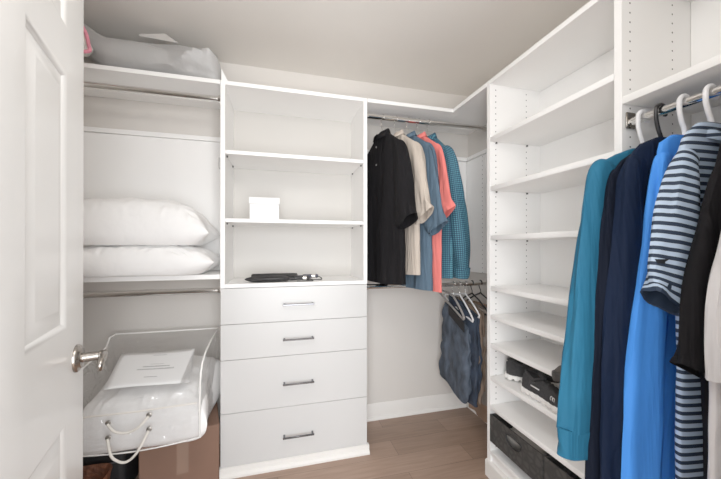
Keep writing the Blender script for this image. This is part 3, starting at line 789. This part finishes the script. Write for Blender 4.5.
# ---- trousers folded over hangers on the low corner rod
GT = 'trousers on the low corner rod'
def trousers(name, label, x, rotz, mat, rows, seed, amp=.008, tilt=0., band=None, y=RYC):
    t = thing(name, label, 'trousers', (x, y, RZ2), rot=(0, 0, rotz), group=GT)
    def shp(rr, sd, am):
        bm = garment_body(rr, sd, am, 24, n=52, m=40)
        for v in bm.verts:
            v.co.z -= math.tan(tilt)*v.co.x*max(0, 1-(rows[0][0]-v.co.z)/.35)
            d = nz(v.co.x*14+v.co.z*5, v.co.z*12, seed)*.016+(1-abs(nz(v.co.x*11-v.co.z*5, v.co.z*8, seed+4))*2)*.012
            v.co.y += d
        return bm
    obj('leg', shp(rows, seed, amp), mat, t)
    r2 = [(r[0]+.004, r[1]*.94, r[2]*.94, r[3]*.75) for r in rows[:-1]]
    last = rows[-1]; r2.append((last[0]+.055, last[1]*.80, last[2]*.88, last[3]*.7))
    bm = shp(r2, seed+3, amp)
    for v in bm.verts: v.co.y += .024
    obj('leg', bm, mat, t)
    if band:
        bb = bmesh.new()
        box(bb, band[0], band[1], -rows[0][3]-.012, -rows[0][3]-.004, band[2], band[3], .002)
        for v in bb.verts: v.co.z -= math.tan(tilt)*v.co.x
        obj('waistband', bb, M['denimin'], t)
    return t
tl = math.radians(25)
hanger('clothes_hanger', 'grey velvet hanger carrying the blue jeans, tilted forward', (1.130, RYC, RZ2), rc(2), M['hang_grey'], .0070, .080, .160, .05, hookmat='chrome', hr=.0022, rr=.0185, tilt=tl, group=GT+' hangers')
trousers('blue_jeans', 'faded blue jeans folded over the tilted grey hanger', 1.134, rc(2), M['denim'],
         [(-.200, -.125, .150, .010), (-.225, -.140, .155, .014), (-.35, -.150, .16, .018), (-.52, -.165, .165, .022), (-.62, -.180, .165, .022), (-.66, -.165, .160, .022), (-.70, -.08, .150, .020), (-.74, .03, .125, .016)], 21, tilt=tl, band=(-.03, .140, -.222, -.160))
hanger('clothes_hanger', 'white hanger carrying the dark jeans', (1.178, RYC, RZ2), rc(-3), M['hang_white'], .0055, .075, .19, .075, hookmat='chrome', hr=.0022, rr=.0185, tilt=tl*.6, group=GT+' hangers')
trousers('dark_jeans', 'dark blue jeans hanging right behind the faded pair', 1.180, rc(-3), M['denimdark'],
         [(-.145, -.165, .165, .010), (-.17, -.17, .17, .018), (-.4, -.18, .19, .026), (-.6, -.18, .20, .026), (-.735, -.15, .18, .022)], 22, tilt=tl*.6)
hanger('clothes_hanger', 'white hanger carrying the brown trousers', (1.222, RYC, RZ2), rc(-4), M['hang_white'], .0050, .07, .185, .07, hookmat='chrome', hr=.0022, rr=.0185, tilt=tl*.4, group=GT+' hangers')
trousers('brown_trousers', 'dark brown trousers hanging between dark jeans and taupe trousers', 1.226, rc(-4), M['brownpants'],
         [(-.14, -.16, .16, .010), (-.17, -.165, .165, .016), (-.45, -.17, .18, .022), (-.72, -.17, .185, .020)], 23, tilt=tl*.4)
hanger('clothes_hanger', 'black hanger carrying the taupe trousers', (1.274, RYC, RZ2), rc(-4), M['hang_black'], .0055, .07, .19, .085, hookmat='hang_black', hr=.003, rr=.019, group=GT+' hangers')
trousers('taupe_trousers', 'taupe trousers hanging beside the shelf tower panel', 1.278, rc(-4), M['taupe'],
         [(-.15, -.16, .16, .010), (-.18, -.165, .165, .016), (-.45, -.17, .19, .022), (-.75, -.17, .19, .020)], 24)
hanger('clothes_hanger', 'black hanger last on the low corner rod, beside the side wall', (1.340, RYC, RZ2), rc(-2), M['hang_black'], .0055, .07, .19, .085, hookmat='hang_black', hr=.003, rr=.019, group=GT+' hangers')
trousers('tan_trousers', 'long tan trousers reaching almost to the floor behind the jeans', 1.343, rc(-2), M['tanpants'],
         [(-.15, -.15, .15, .010), (-.18, -.16, .16, .016), (-.5, -.165, .18, .020), (-.91, -.16, .17, .018)], 25)

# ------------------------------------------------------------------ soft goods on the left
def pillow_mesh(cx, cy, z0, hx, hy, h, seed, seam=.32, n=44, m=30, ex=.55):
    bm = bmesh.new()
    def P(u, v, top):
        e = (1-abs(u)**3.2)*(1-abs(v)**3.0); e = max(0, e)**ex
        k = abs(u*v)
        X = cx+hx*u*(1-.10*(1-v*v)*abs(u)**3+.03*k); Y = cy+hy*v*(1-.10*(1-u*u)*abs(v)**3+.03*k)
        edge = max(abs(u), abs(v))
        w = .010*nz(u*4.5, v*4, 0, seed)+.006*nz(u*10, v*9, 2, seed)
        q_ = (u if abs(v) > abs(u) else v)
        rid = 1-abs(2*((q_*7+1.3*nz(u*3, v*3, 5, seed)+.15*seed) % 1)-1)
        w += .034*edge**2.2*(rid**2-.3)*(.45+nz(u*5, v*5, 9, seed))*(1-edge**12)
        zs = z0+h*seam
        z = zs+(h*(1-seam)*e+w*e**.5 if top else -h*seam*min(1, e*1.6)+.3*w*e)
        return Vector((X, Y, z))
    G = {}
    for top in (1, 0):
        for i in range(n+1):
            for j in range(m+1):
                b = i in (0, n) or j in (0, m)
                if b and not top: G[(0, i, j)] = G[(1, i, j)]; continue
                u, v = -1+2*i/n, -1+2*j/m
                u = math.sin(u*PI/2)*.5+u*.5; v = math.sin(v*PI/2)*.5+v*.5
                G[(top, i, j)] = bm.verts.new(P(u, v, top))
    for top in (1, 0):
        for i in range(n):
            for j in range(m):
                q = [G[(top, i, j)], G[(top, i+1, j)], G[(top, i+1, j+1)], G[(top, i, j+1)]]
                bm.faces.new(q if top else q[::-1])
    return bm
def soft(name, label, cat, bm, mat, group=None):
    o = obj(name, bm, mat); tag(o, label, cat, group)
    s = o.modifiers.new('sub', 'SUBSURF'); s.levels = 1; s.render_levels = 1
    return o
bm = pillow_mesh(-.70, 1.925, 1.089, .375, .182, .160, 3, .42, n=90, m=56)
soft('pillow', 'plump white pillow lying directly on the shelf, lower of two', 'pillow', bm, M['pillow'], 'stacked white pillows')
bm = pillow_mesh(-.725, 1.925, 1.243, .375, .182, .245, 8, .25, n=90, m=56)
soft('pillow', 'puffy white pillow on top of the other white pillow', 'pillow', bm, M['pillow'], 'stacked white pillows')

# grey cloth bundle on the top shelf
def bundle():
    rings = []; n = 40; m = 60
    for i in range(m+1):
        t = i/m; x = -1.0+.70*t
        endr = (1-max(0, (t-.90)/.10)**2.2)**.5 if t > .90 else 1
        endl = (1-max(0, (.16-t)/.16)**2)**.5 if t < .16 else 1
        e = max(.04, min(endr, endl))
        zlow = ZT+.002+(.13*(1-t/.26)**1.6 if t < .26 else 0)
        h = .195*e**.6-.02*t; w = .155*e**.5
        ring = []
        for k in range(n):
            an = 2*PI*k/n
            c, s = math.cos(an), math.sin(an)
            yy = w*math.copysign(abs(c)**.7, c); zz = (s*.5+.5)
            zz = math.copysign(abs(2*zz-1)**.75, 2*zz-1)*.5+.5
            def crease(q): return (1-abs(2*(q % 1)-1))**3
            ph = an/PI
            d = .008*math.sin(3*t+2*an+nz(t*2, c, s, 2))*e+.008*nz(t*5+c, c*1.2, s*1.2, 5)*e
            d += .030*(crease(1.7*t+ph*2.2+.35*nz(t*3, c, s, 3))-.25)*e*smooth_step((t-.35)/.3)
            d -= .014*crease(1.1*t-ph*1.6+.4*nz(t*4, c, s, 6)+.3)*e
            ring.append(Vector((x+.012*nz(c, s, t*2, 9), 1.965+yy+d*c, max(ZT+.002, zlow+h*zz+d*max(0, s)))))
        rings.append(ring)
    return loft(rings)
t = thing('cloth_bundle', 'crumpled grey fabric bundle lying on the top shelf under the ceiling', 'cloth bundle', (-.65, 1.96, ZT))
o = obj('cover', bundle(), M['greycloth'], t, True)
kb = bmesh.new()
lathe(kb, [(.024, 0), (.026, .004), (.014, .007), (.006, .012), (.010, .016), (.003, .018)], 18, Matrix.Translation((-.345, 1.850, 2.262)) @ Matrix.Rotation(PI/2, 4, 'X') @ Matrix.Rotation(.5, 4, 'Y'))
obj('gathered_end', kb, M['greycloth'], t, True)
# flat grey card sticking up behind it
bm = prism([(-.705, 2.338), (-.700, 2.352), (-.588, 2.382), (-.520, 2.330)], 'y', 1.870, 1.874)
bm.transform(Matrix.Translation((0, 1.872, 2.33)) @ Matrix.Rotation(-.35, 4, 'X') @ Matrix.Translation((0, -1.872, -2.33)))
tag(obj('flat_card', bm, M['greycard']), 'flat grey folder lying on top of the grey fabric bundle', 'folder')
# pink edged pouch peeking past the door
t = thing('patterned_pouch', 'pink edged patterned pouch at the end of the grey bundle', 'pouch', (-.96, 1.80, 2.20))
pm, nt, pb_ = new_mat('pale_flower_print')
v = nt.nodes.new('ShaderNodeTexVoronoi'); v.inputs['Scale'].default_value = 60
r = nt.nodes.new('ShaderNodeValToRGB'); r.color_ramp.elements[0].color = (.16, .28, .16, 1); r.color_ramp.elements[0].position = .2
r.color_ramp.elements[1].color = (.75, .68, .66, 1); r.color_ramp.elements[1].position = .5
nt.links.new(v.outputs['Distance'], r.inputs['Fac']); nt.links.new(r.outputs['Color'], pb_.inputs['Base Color'])
q = [(-1.09, 2.145), (-.885, 2.150), (-.862, 2.182), (-.905, 2.285), (-1.06, 2.31)]
obj('pouch_body', prism(q, 'y', 1.75, 1.80, .008), pm, t, True)
obj('pink_edging', TB([(x, 1.745, z) for x, z in catmull([(p[0], p[1], 0) for p in q]+[(q[0][0], q[0][1], 0)], 5) for z in [0]] if False else [(p.x, 1.748, p.y) for p in catmull([(a[0], a[1], 0) for a in q+[q[0]]], 4)][:-1], .008, 8, closed=True), M['pink'], t, True)

# ------------------------------------------------------------------ comforter bag, box and case under the pillows
t = thing('cardboard_box', 'brown cardboard box with packing tape under the comforter bag', 'box', (-.5, 1.88, 0), rotz=0)
BXM = Matrix.Translation((-.5, 1.905, 0)) @ Matrix.Rotation(math.radians(12), 4, 'Z')
W[t] = Matrix.Translation((-.5, 1.88, 0))
bm = bmesh.new(); box(bm, -.178, .172, -.165, .165, .001, .305, .004); bm.transform(BXM); obj('carton', bm, M['cardboard'], t, True)
bm = bmesh.new(); box(bm, -.022, .030, -.1662, -.165, .10, .304); box(bm, -.022, .030, -.166, .166, .305, .3062); bm.transform(BXM); obj('tape_strip', bm, M['tape'], t, True)
t = thing('black_case', 'black fabric case standing beside the cardboard box', 'case', (-.85, 1.9, 0))
obj('case_body', B(-1.02, -.715, 1.755, 2.06, .012, .300, .03, seg=4), M['blackbag'], t, True)
obj('case_zipper', TB([(-1.015, 1.753, .20), (-.72, 1.753, .20)], .003, 8), M['pin'], t, True)
for x in (-.98, -.755):
    for yy in (1.80, 2.02): obj('case_foot', TB([(x, yy, .0), (x, yy, .016)], .012, 10), M['darksole'], t, True)
t = thing('wicker_basket', 'red-brown wicker basket on the floor beside the black case', 'basket', (-.84, 1.60, 0))
rings = []
for z, s in ((.001, .80), (.10, .9), (.20, .98), (.222, 1.03), (.226, 1.0), (.215, .92), (.02, .76)):
    ring = []
    for k in range(32):
        an = 2*PI*k/32; c, s2 = math.cos(an), math.sin(an)
        ring.append(Vector((-.835+.10*s*math.copysign(abs(c)**.5, c), 1.62+.10*s*math.copysign(abs(s2)**.5, s2), z)))
    rings.append(ring)
obj('basket_body', loft(rings), M['redbrown'], t, True)

# white comforter
bm = pillow_mesh(-.605, 1.840, .310, .278, .228, .235, 5, .38, n=48, m=36, ex=.30)
for v in bm.verts:
    if v.co.z > .42: v.co.z += max(0, v.co.y-1.64)*.22
    if v.co.z < .312: v.co.z = .312
    v.co.x = min(v.co.x, -.318)
soft('comforter', 'folded white comforter packed inside the clear zip bag', 'comforter', bm, M['comforter'])

# clear bag
bx0, bx1, by0, by1 = -.895, -.352, 1.606, 2.085
zf0, zf1, zb1 = .345, .590, .735
t = thing('storage_bag', 'clear plastic comforter bag with white rope handles on cardboard box', 'bag', ((bx0+bx1)/2, 1.85, .31))
def bagtop(y): return zf1+(zb1-zf1)*smooth_step((y-by0)/(by1-.12-by0))*1.0 if y < by1-.12 else zb1
bm = bmesh.new()
n, m = 22, 20
def grid(f, n, m):
    V = [[bm.verts.new(f(i/n, j/m)) for j in range(m+1)] for i in range(n+1)]
    for i in range(n):
        for j in range(m): bm.faces.new((V[i][j], V[i+1][j], V[i+1][j+1], V[i][j+1]))
def wob(x, y, z, a=.008): return a*nz(x*7, y*7, z*7, 3)
RPROF = [(by0, .590), (1.620, .640), (1.650, .678), (1.72, .708), (1.86, .728), (by1, .735)]
LPROF = [(by0, .590), (1.75, .655), (1.98, .690), (2.0, .735), (by1, .735)]
MPROF = [(by0, .560), (1.64, .575), (1.92, .685), (1.99, .70), (by1, .735)]
def topz(y, a=.5):
    zl, zm, zr = interp(LPROF, y)[0], interp(MPROF, y)[0], interp(RPROF, y)[0]
    return zm+(zr-zm)*smooth_step((a-.78)/.22)+(zl-zm)*smooth_step((.2-a)/.2)
grid(lambda a, b: Vector((bx0+(bx1-bx0)*a, by0-.012*math.sin(PI*b)+wob(a*3, 0, b*2, .01), zf0-.022*math.sin(PI*a)*(1-b)+(topz(by0, a)-zf0)*b)), n, m)       # front
grid(lambda a, b: Vector((bx0+(bx1-bx0)*a, by0+(by1-by0)*b, topz(by0+(by1-by0)*b, a)+wob(a*4, b*3, 1, .012)*math.sin(PI*a)**.5*math.sin(PI*b)**.5)), n, m)   # top
grid(lambda a, b: Vector((bx1+wob(a*3, b*3, 5, .006), by0+(by1-by0)*a, .325+.02*(1-a)+(topz(by0+(by1-by0)*a, 1)-.325-.02*(1-a))*b)), n, m)                   # side
grid(lambda a, b: Vector((bx0+wob(a*3, b*3, 6, .006), by0+(by1-by0)*a, .325+.02*(1-a)+(topz(by0+(by1-by0)*a, 0)-.325-.02*(1-a))*b)), n, m)
grid(lambda a, b: Vector((bx0+(bx1-bx0)*a, by1, .325+(zb1-.325)*b)), 6, 6)
obj('clear_film', bm, M['film'], t, True)
def seam(p, r=.0046): obj('seam_piping', TB(p, r, 8), M['piping'], t, True)
ys = [by0+(by1-by0)*(k/20)**1.5 for k in range(21)]
for x, a in ((bx0, 0), (bx1, 1)): seam([(x, y_, topz(y_, a)+.001) for y_ in ys])
seam([(bx0, by1, zb1), (bx1, by1, zb1)])
seam([(bx1, by0, topz(by0, 1)), (bx1-.002, by0-.006, .45), (bx1, by0, zf0)])
seam([(bx0+(bx1-bx0)*k/12, by0, zf0-.022*math.sin(PI*k/12)) for k in range(13)], .0028)
obj('zipper', TB([(bx0+.01, by0-.010, .505), (-.6, by0-.020, .508), (bx1-.01, by0-.010, .512)], .0032, 8), M['cord'], t, True)
for zc, dy, sg in ((.468, -.002, .048), (.404, -.020, .100)):
    xa, xb = -.712, -.556
    pts = [(xa, by0-.020, zc)]+[(xa+(xb-xa)*k/6, by0-.030+dy, zc+.014*k/6-sg*math.sin(PI*k/6)**.8) for k in range(1, 6)]+[(xb, by0-.020, zc+.014)]
    hd = obj('rope_handle', TB(catmull(pts, 6), .0052, 10), M['cord'], t, True)
    for p in (pts[0], pts[-1]):
        gb = bmesh.new(); lathe(gb, [(.011, 0), (.011, .004), (.007, .006)], 14, Matrix.Translation((p[0], by0-.012, p[2]+.003)) @ Matrix.Rotation(PI/2, 4, 'X'))
        obj('grommet', gb, M['grommet'], hd, True)
# paper insert lying on the sloping top of the bag
def paper_pt(a, b, off=.004):
    y0_, y1_ = 1.650, 1.875
    xl = -.758-.022*b; xr = -.407-.030*b
    y_ = y0_+(y1_-y0_)*b
    return Vector((xl+(xr-xl)*a, y_, topz(y_, .5)+.014+.003*math.sin(5*a+2*b)+off))
t = thing('paper_insert', 'white printed paper sheet on the sloping top of the clear bag', 'paper sheet', (-.6, 1.77, .66))
bm = bmesh.new(); V = [[bm.verts.new(paper_pt(i/14, j/10, 0)) for j in range(11)] for i in range(15)]
for i in range(14):
    for j in range(10): bm.faces.new((V[i][j], V[i+1][j], V[i+1][j+1], V[i][j+1]))
sheet = obj('sheet', bm, M['whitecard'], t, True, solid=.0012)
random.seed(4)
def word_line(b, a0, a1, h):
    bm = bmesh.new(); a = a0; row = []
    while a < a1:
        w_ = random.uniform(.008, .02)
        hh_ = h*random.uniform(.7, 1)
        row += [(a, hh_), (min(a+w_, a1), hh_), (min(a+w_+.001, a1), h*.25), (min(a+w_+.006, a1), h*.25)]; a += w_+.007
    lo_ = [bm.verts.new(paper_pt(a_, b, .0012)) for a_, _ in row]; hi_ = [bm.verts.new(paper_pt(a_, b+h_, .0012)) for a_, h_ in row]
    for k in range(len(row)-1): bm.faces.new((lo_[k], lo_[k+1], hi_[k+1], hi_[k]))
    obj('printed_line', bm, M['print'], sheet, True, smooth=False)
for q in ((.88, .44, .62, .015), (.52, .36, .70, .035), (.44, .30, .76, .035), (.22, .42, .58, .025), (.60, .44, .62, .012)): word_line(*q)

# ------------------------------------------------------------------ things on the drawer tower
t = thing('gift_box', 'small white lidded box on the middle shelf of the tower', 'box', (-.078, 1.905, 1.389))
obj('box_body', B(-.153, .005, 1.835, 1.985, 1.3895, 1.474, .001), M['whitecard'], t, True)
obj('lid', B(-.156, .008, 1.832, 1.988, 1.474, 1.512, .0012), M['whitecard'], t, True)
def umbrella(label, x0, x1, y, z, cloth, rot, r, tip=True):
    t = thing('folded_umbrella', label, 'umbrella', ((x0+x1)/2, y, 1.034), group='folded umbrellas on the counter')
    L = x1-x0; bm = bmesh.new()
    R_ = Matrix.Translation((x0, y, z)) @ Matrix.Rotation(rot, 4, 'Z') @ Matrix.Rotation(PI/2, 4, 'Y')
    rings = []; n = 24; prof = [(.004, 0), (.010, .03), (r*.8, .10), (r, .2), (r, .50), (r*.92, .62), (r*.5, .66)] if tip else [(r*.8, 0), (r, .02), (r, .3), (r, .60), (r*.95, .66), (r*.6, .67)]
    for rad, f in prof:
        ring = []
        for k in range(n):
            an = 2*PI*k/n; rr = rad*(1+.13*math.sin(4*an+6*f))
            ring.append(R_ @ Vector((rr*.80*math.cos(an), rr*1.35*math.sin(an), f*L)))
        rings.append(ring)
    obj('folded_canopy', loft(rings), cloth, t, True)
    bm = bmesh.new()
    lathe(bm, [(.006, .66*L), (.006, .74*L), (.011, .75*L), (.012, .96*L), (.009, .98*L)], 16, R_)
    obj('handle', bm, M['umbblue'] if not tip else M['umbblack'], t, True)
    bm = bmesh.new()
    lathe(bm, [(.0125, .88*L), (.0128, .89*L), (.0128, .93*L), (.0125, .94*L)], 16, R_)
    obj('ring', bm, M['chrome'], t, True)
    # wrist strap loop resting on the counter
    e = R_ @ Vector((0, 0, .97*L))
    obj('strap', TB(catmull([(e.x-.005, e.y, e.z), (e.x+.018, e.y-.006, e.z-.008), (e.x+.022, e.y-.02, 1.0375), (e.x-.02, e.y-.028, 1.0375), (e.x-.07, e.y-.024, 1.0375)], 5), .0028, 8), M['umbblack'], t, True)
umbrella('folded black umbrella with tapered tip, the front one on the tower counter', -.180, .185, 1.855, 1.0525, M['umbblack'], .02, .0215)
umbrella('folded dark umbrella with blue-grey handle, the rear one on the tower counter', -.150, .245, 1.925, 1.057, M['umbblack'], .0, .0245, False)

# ------------------------------------------------------------------ shoes and bins on the right tower
def shoe(label, loc, rotz, upper, sole, nubs=True, group=None, name='sneaker', logo=0):
    """toe toward local +x, heel at x = 0, length .285"""
    t = thing(name, label, 'shoe', loc, rotz, group)
    L = .285
    def half(f):      # half width
        return interp([(0, .020), (.05, .032), (.15, .036), (.35, .036), (.55, .042), (.72, .050), (.85, .045), (.95, .028), (1.0, .006)], f)[0]
    def top(f):       # upper height
        return interp([(0, .088), (.06, .100), (.14, .098), (.26, .082), (.38, .098), (.52, .088), (.7, .068), (.85, .056), (.95, .046), (1.0, .034)], f)[0]
    rings = []
    m = 90
    for i in range(m+1):
        f = i/m; w = half(f); ring = []
        zt = .034+.010*(f > .9)*0
        for k in range(28):
            an = 2*PI*k/28; c, s = math.cos(an), math.sin(an)
            zz = .021+.017*math.copysign(abs(s)**.5, s)-.002+.006*max(0, f-.8)*5
            if nubs and s < .3: zz += .010*max(0, math.sin(f*2*PI*9.5))**1.5 if s < 0 else .003*max(0, math.sin(f*2*PI*9.5))
            sw = 1.06+(.05*max(0, -math.sin(f*2*PI*9.5)) if nubs else 0)
            ring.append(Vector((f*L-.004+.008*f, w*sw*math.copysign(abs(c)**.6, c), zz)))
        rings.append(ring)
    so = obj('sole', loft(rings), sole, t)
    rings = []
    for i in range(m+1):
        f = i/m; w = half(f); zt = top(f); z0 = .028; ring = []
        for k in range(28):
            an = 2*PI*k/28; c, s = math.cos(an), math.sin(an)
            zz = z0+(zt-z0)*max(0, s)**.62 if s > 0 else z0
            taper = 1-.38*((zz-z0)/.075) if f < .5 else 1-.30*((zz-z0)/.06)
            ring.append(Vector((f*L+.003*(1 if f < .5 else -1), w*.99*max(.15, taper)*math.copysign(abs(c)**.65, c), zz)))
        rings.append(ring)
    up_ = obj('upper', loft(rings), upper, t)
    # dark opening and padded collar
    cb = bmesh.new(); pts = []
    for k in range(24):
        an = 2*PI*k/24
        x = .062+.050*math.cos(an); f = x/L
        pts.append((x, .0215*math.sin(an), top(f)+.001+.003*abs(math.cos(an))))
    tube(cb, pts, .0055, 8, closed=True)
    obj('ankle_collar', cb, upper, t)
    ib = bmesh.new(); ib.faces.new([ib.verts.new((p[0], p[1], p[2]+.0015)) for p in pts]); obj('lining', ib, M['shoe_in'], t)
    tb = bmesh.new(); tube(tb, catmull([(.112, 0, .098), (.10, 0, .112), (.085, 0, .118)], 4), [.012]*8+[.006], 10); obj('tongue', tb, upper, t)
    lb = bmesh.new()
    for i in range(5):
        x = .125+.018*i; z = top(x/L)
        tube(lb, catmull([(x, -.022, z-.012), (x+.003, -.010, z+.001), (x+.004, .010, z+.001), (x, .022, z-.012)], 4), .0022, 6)
    obj('laces', lb, upper, t)
    if logo:
        gb = bmesh.new()
        def yface(x, z): return logo*(half(x/L)*.99*(1-.38*((z-.028)/.075))+.0035)
        def strip(x0, z0, x1, z1, w):
            p = [(x0, z0-w), (x1, z1-w), (x1, z1+w), (x0, z0+w)]
            gb.faces.new([gb.verts.new((a, yface(a, b), b)) for a, b in p])
        strip(.070, .060, .118, .058, .0028)
        obj('stripe', gb, M['white_print'], up_, solid=.001); gb = bmesh.new()
        for k in range(10):      # ring of the emblem
            if k in (7, 8): continue
            a0, a1 = 2*PI*k/10, 2*PI*(k+1)/10
            p = [((.188)+.007*math.cos(a0), .055+.009*math.sin(a0)), ((.188)+.007*math.cos(a1), .055+.009*math.sin(a1)), ((.188)+.0045*math.cos(a1), .055+.006*math.sin(a1)), ((.188)+.0045*math.cos(a0), .055+.006*math.sin(a0))]
            gb.faces.new([gb.verts.new((a, logo*(half(a/L)*1.0*(1-.30*((b-.028)/.06))+.004), b)) for a, b in p])
        for q_ in ([(.195, .047), (.1975, .047), (.1975, .062), (.195, .062)], [(.1975, .060), (.205, .058), (.205, .061), (.1975, .063)], [(.203, .047), (.2055, .047), (.2055, .060), (.203, .060)]):
            gb.faces.new([gb.verts.new((a, logo*(half(a/L)*1.0*(1-.30*((b-.028)/.06))+.004), b)) for a, b in q_])
        obj('logo', gb, M['white_print'], up_, solid=.001)
    return t
SG = .5465
shoe('black running shoe with white sole turned heel outward, the one nearer the corner', (1.152, 1.392, SG), math.radians(-38), M['shoe'], M['sole'], group='black running shoes')
shoe('black running shoe with white sole lying side-on, logo showing', (1.142, 1.252, SG), math.radians(-88), M['shoe'], M['sole'], group='black running shoes', logo=-1)
shoe('dark taupe shoe whose toe pokes out past the teal sleeve', (1.292, .925, .7215), math.radians(174), M['shoebrown'], M['darksole'], nubs=False, name='casual_shoe')

def storage_bin(label, y0, y1):
    t = thing('storage_bin', label, 'storage bin', (1.25, (y0+y1)/2, .2), group='dark fabric bins on the shelf tower')
    x0, x1, z0, z1, th = RX-.004, RX+.31, .2005, .343, .006
    obj('side', B(x0+th, x1, y0, y0+th, z0, z1, .001), M['bin'], t, True)
    obj('side', B(x0+th, x1, y1-th, y1, z0, z1, .001), M['bin'], t, True)
    obj('back', B(x1, x1+th, y0, y1, z0, z1, .001), M['bin'], t, True)
    obj('bottom', B(x0+th, x1, y0+th, y1-th, z0, z0+th), M['bin'], t, True)
    # front with a D-shaped hand hole
    yc, zc, hw, hh = (y0+y1)/2, .292, .052, .024
    hole = [(yc+hw*math.cos(a), zc+.012+(hh*.45 if math.sin(a) > 0 else hh*1.75)*math.sin(a)) for a in [2*PI*k/24 for k in range(24)]]
    outer = []
    for (py_, pz_) in hole:
        dy, dz_ = py_-yc, pz_-zc
        k = min(((y1-yc)/abs(dy)) if abs(dy) > 1e-6 else 9e9, ((z1-zc)/dz_ if dz_ > 1e-6 else ((zc-z0)/-dz_ if dz_ < -1e-6 else 9e9)))
        outer.append((yc+dy*k, zc+dz_*k))
    for cy_, cz_ in ((y0, z0), (y1, z0), (y0, z1), (y1, z1)):
        j = min(range(24), key=lambda i: (outer[i][0]-cy_)**2+(outer[i][1]-cz_)**2); outer[j] = (cy_, cz_)
    bm = bmesh.new(); R = []
    for ring, x in ((outer, x0), (hole, x0), (hole, x0+th), (outer, x0+th)):
        R.append([bm.verts.new((x, a, b)) for a, b in ring])
    for i in range(4):
        A, C_ = R[i], R[(i+1) % 4]
        for k in range(24): bm.faces.new((A[k], A[(k+1) % 24], C_[(k+1) % 24], C_[k]))
    fr = obj('front', bm, M['bin'], t, True, smooth=False)
    bm = bmesh.new(); tube(bm, [(x0-.0015, a, b) for a, b in hole], .0035, 8, closed=True)
    obj('handle_rim', bm, M['umbblack'], fr, True)
    return t
storage_bin('charcoal patterned fabric bin with hand hole, next to the far panel', 1.098, 1.442)
storage_bin('charcoal fabric bin mostly behind the navy pullovers', .808, 1.090)
# folded pale cloth inside the first bin
bm = pillow_mesh(1.235, 1.27, .2075, .105, .13, .112, 4, .5, n=20, m=20)
tag(obj('folded_cloth', bm, simple('pale_linen', (.45, .42, .38), .85, bump=.3, bscale=30, var=.05)), 'folded pale cloth inside the charcoal bin behind its hand hole', 'cloth')

# ------------------------------------------------------------------ ceiling light
lt = thing('ceiling_light', 'round white flush ceiling light above the closet floor', 'light', (.10, .44, CEIL))
bm = bmesh.new(); lathe(bm, [(.10, 0), (.10, -.010), (.085, -.016)], 40, Matrix.Translation((.10, .44, CEIL-.001))); obj('frame', bm, M['trim'], lt, True)

def area(name, loc, rot, size, power, col, shape='DISK', sy=None):
    d = bpy.data.lights.new(name, 'AREA'); d.energy = power; d.color = col; d.shape = shape; d.size = size
    if sy: d.size_y = sy
    o = bpy.data.objects.new(name, d); COL.objects.link(o); o.location = loc; o.rotation_euler = rot
    return o
pl = bpy.data.lights.new('ceiling_lamp', 'POINT'); pl.energy = 16.5; pl.color = (1, .98, .955); pl.shadow_soft_size = .14
po = bpy.data.objects.new('ceiling_lamp', pl); COL.objects.link(po); po.location = (.10, .44, CEIL-.22)
area('hall_fill', (.0, -.80, 1.10), (math.radians(90), 0, math.radians(-8)), 1.3, 66, (.97, .985, 1), 'RECTANGLE', 1.5)  # unseen fill light added behind the camera to brighten low front surfaces

w = bpy.data.worlds.new('World'); scene.world = w; w.use_nodes = True
bg = w.node_tree.nodes['Background']; bg.inputs['Color'].default_value = (.95, .97, 1, 1); bg.inputs['Strength'].default_value = 2.2

# ------------------------------------------------------------------ camera
cam = bpy.data.cameras.new('camera'); co = bpy.data.objects.new('camera', cam); COL.objects.link(co)
cam.sensor_fit = 'HORIZONTAL'; cam.sensor_width = 36; cam.lens = 312.91*36/721
cam.shift_y = 6.75/721; cam.clip_start = .01
co.location = (0, 0, 1.2342)
co.rotation_euler = (math.radians(90.13), 0, math.radians(-14.754))
scene.camera = co
scene.view_settings.view_transform = 'Standard'
scene.view_settings.look = 'None'
scene.view_settings.exposure = -.20
scene.view_settings.gamma = 1.16
scene.cycles.use_denoising = True
scene.cycles.max_bounces = 10
scene.cycles.diffuse_bounces = 9
scene.cycles.transparent_max_bounces = 16
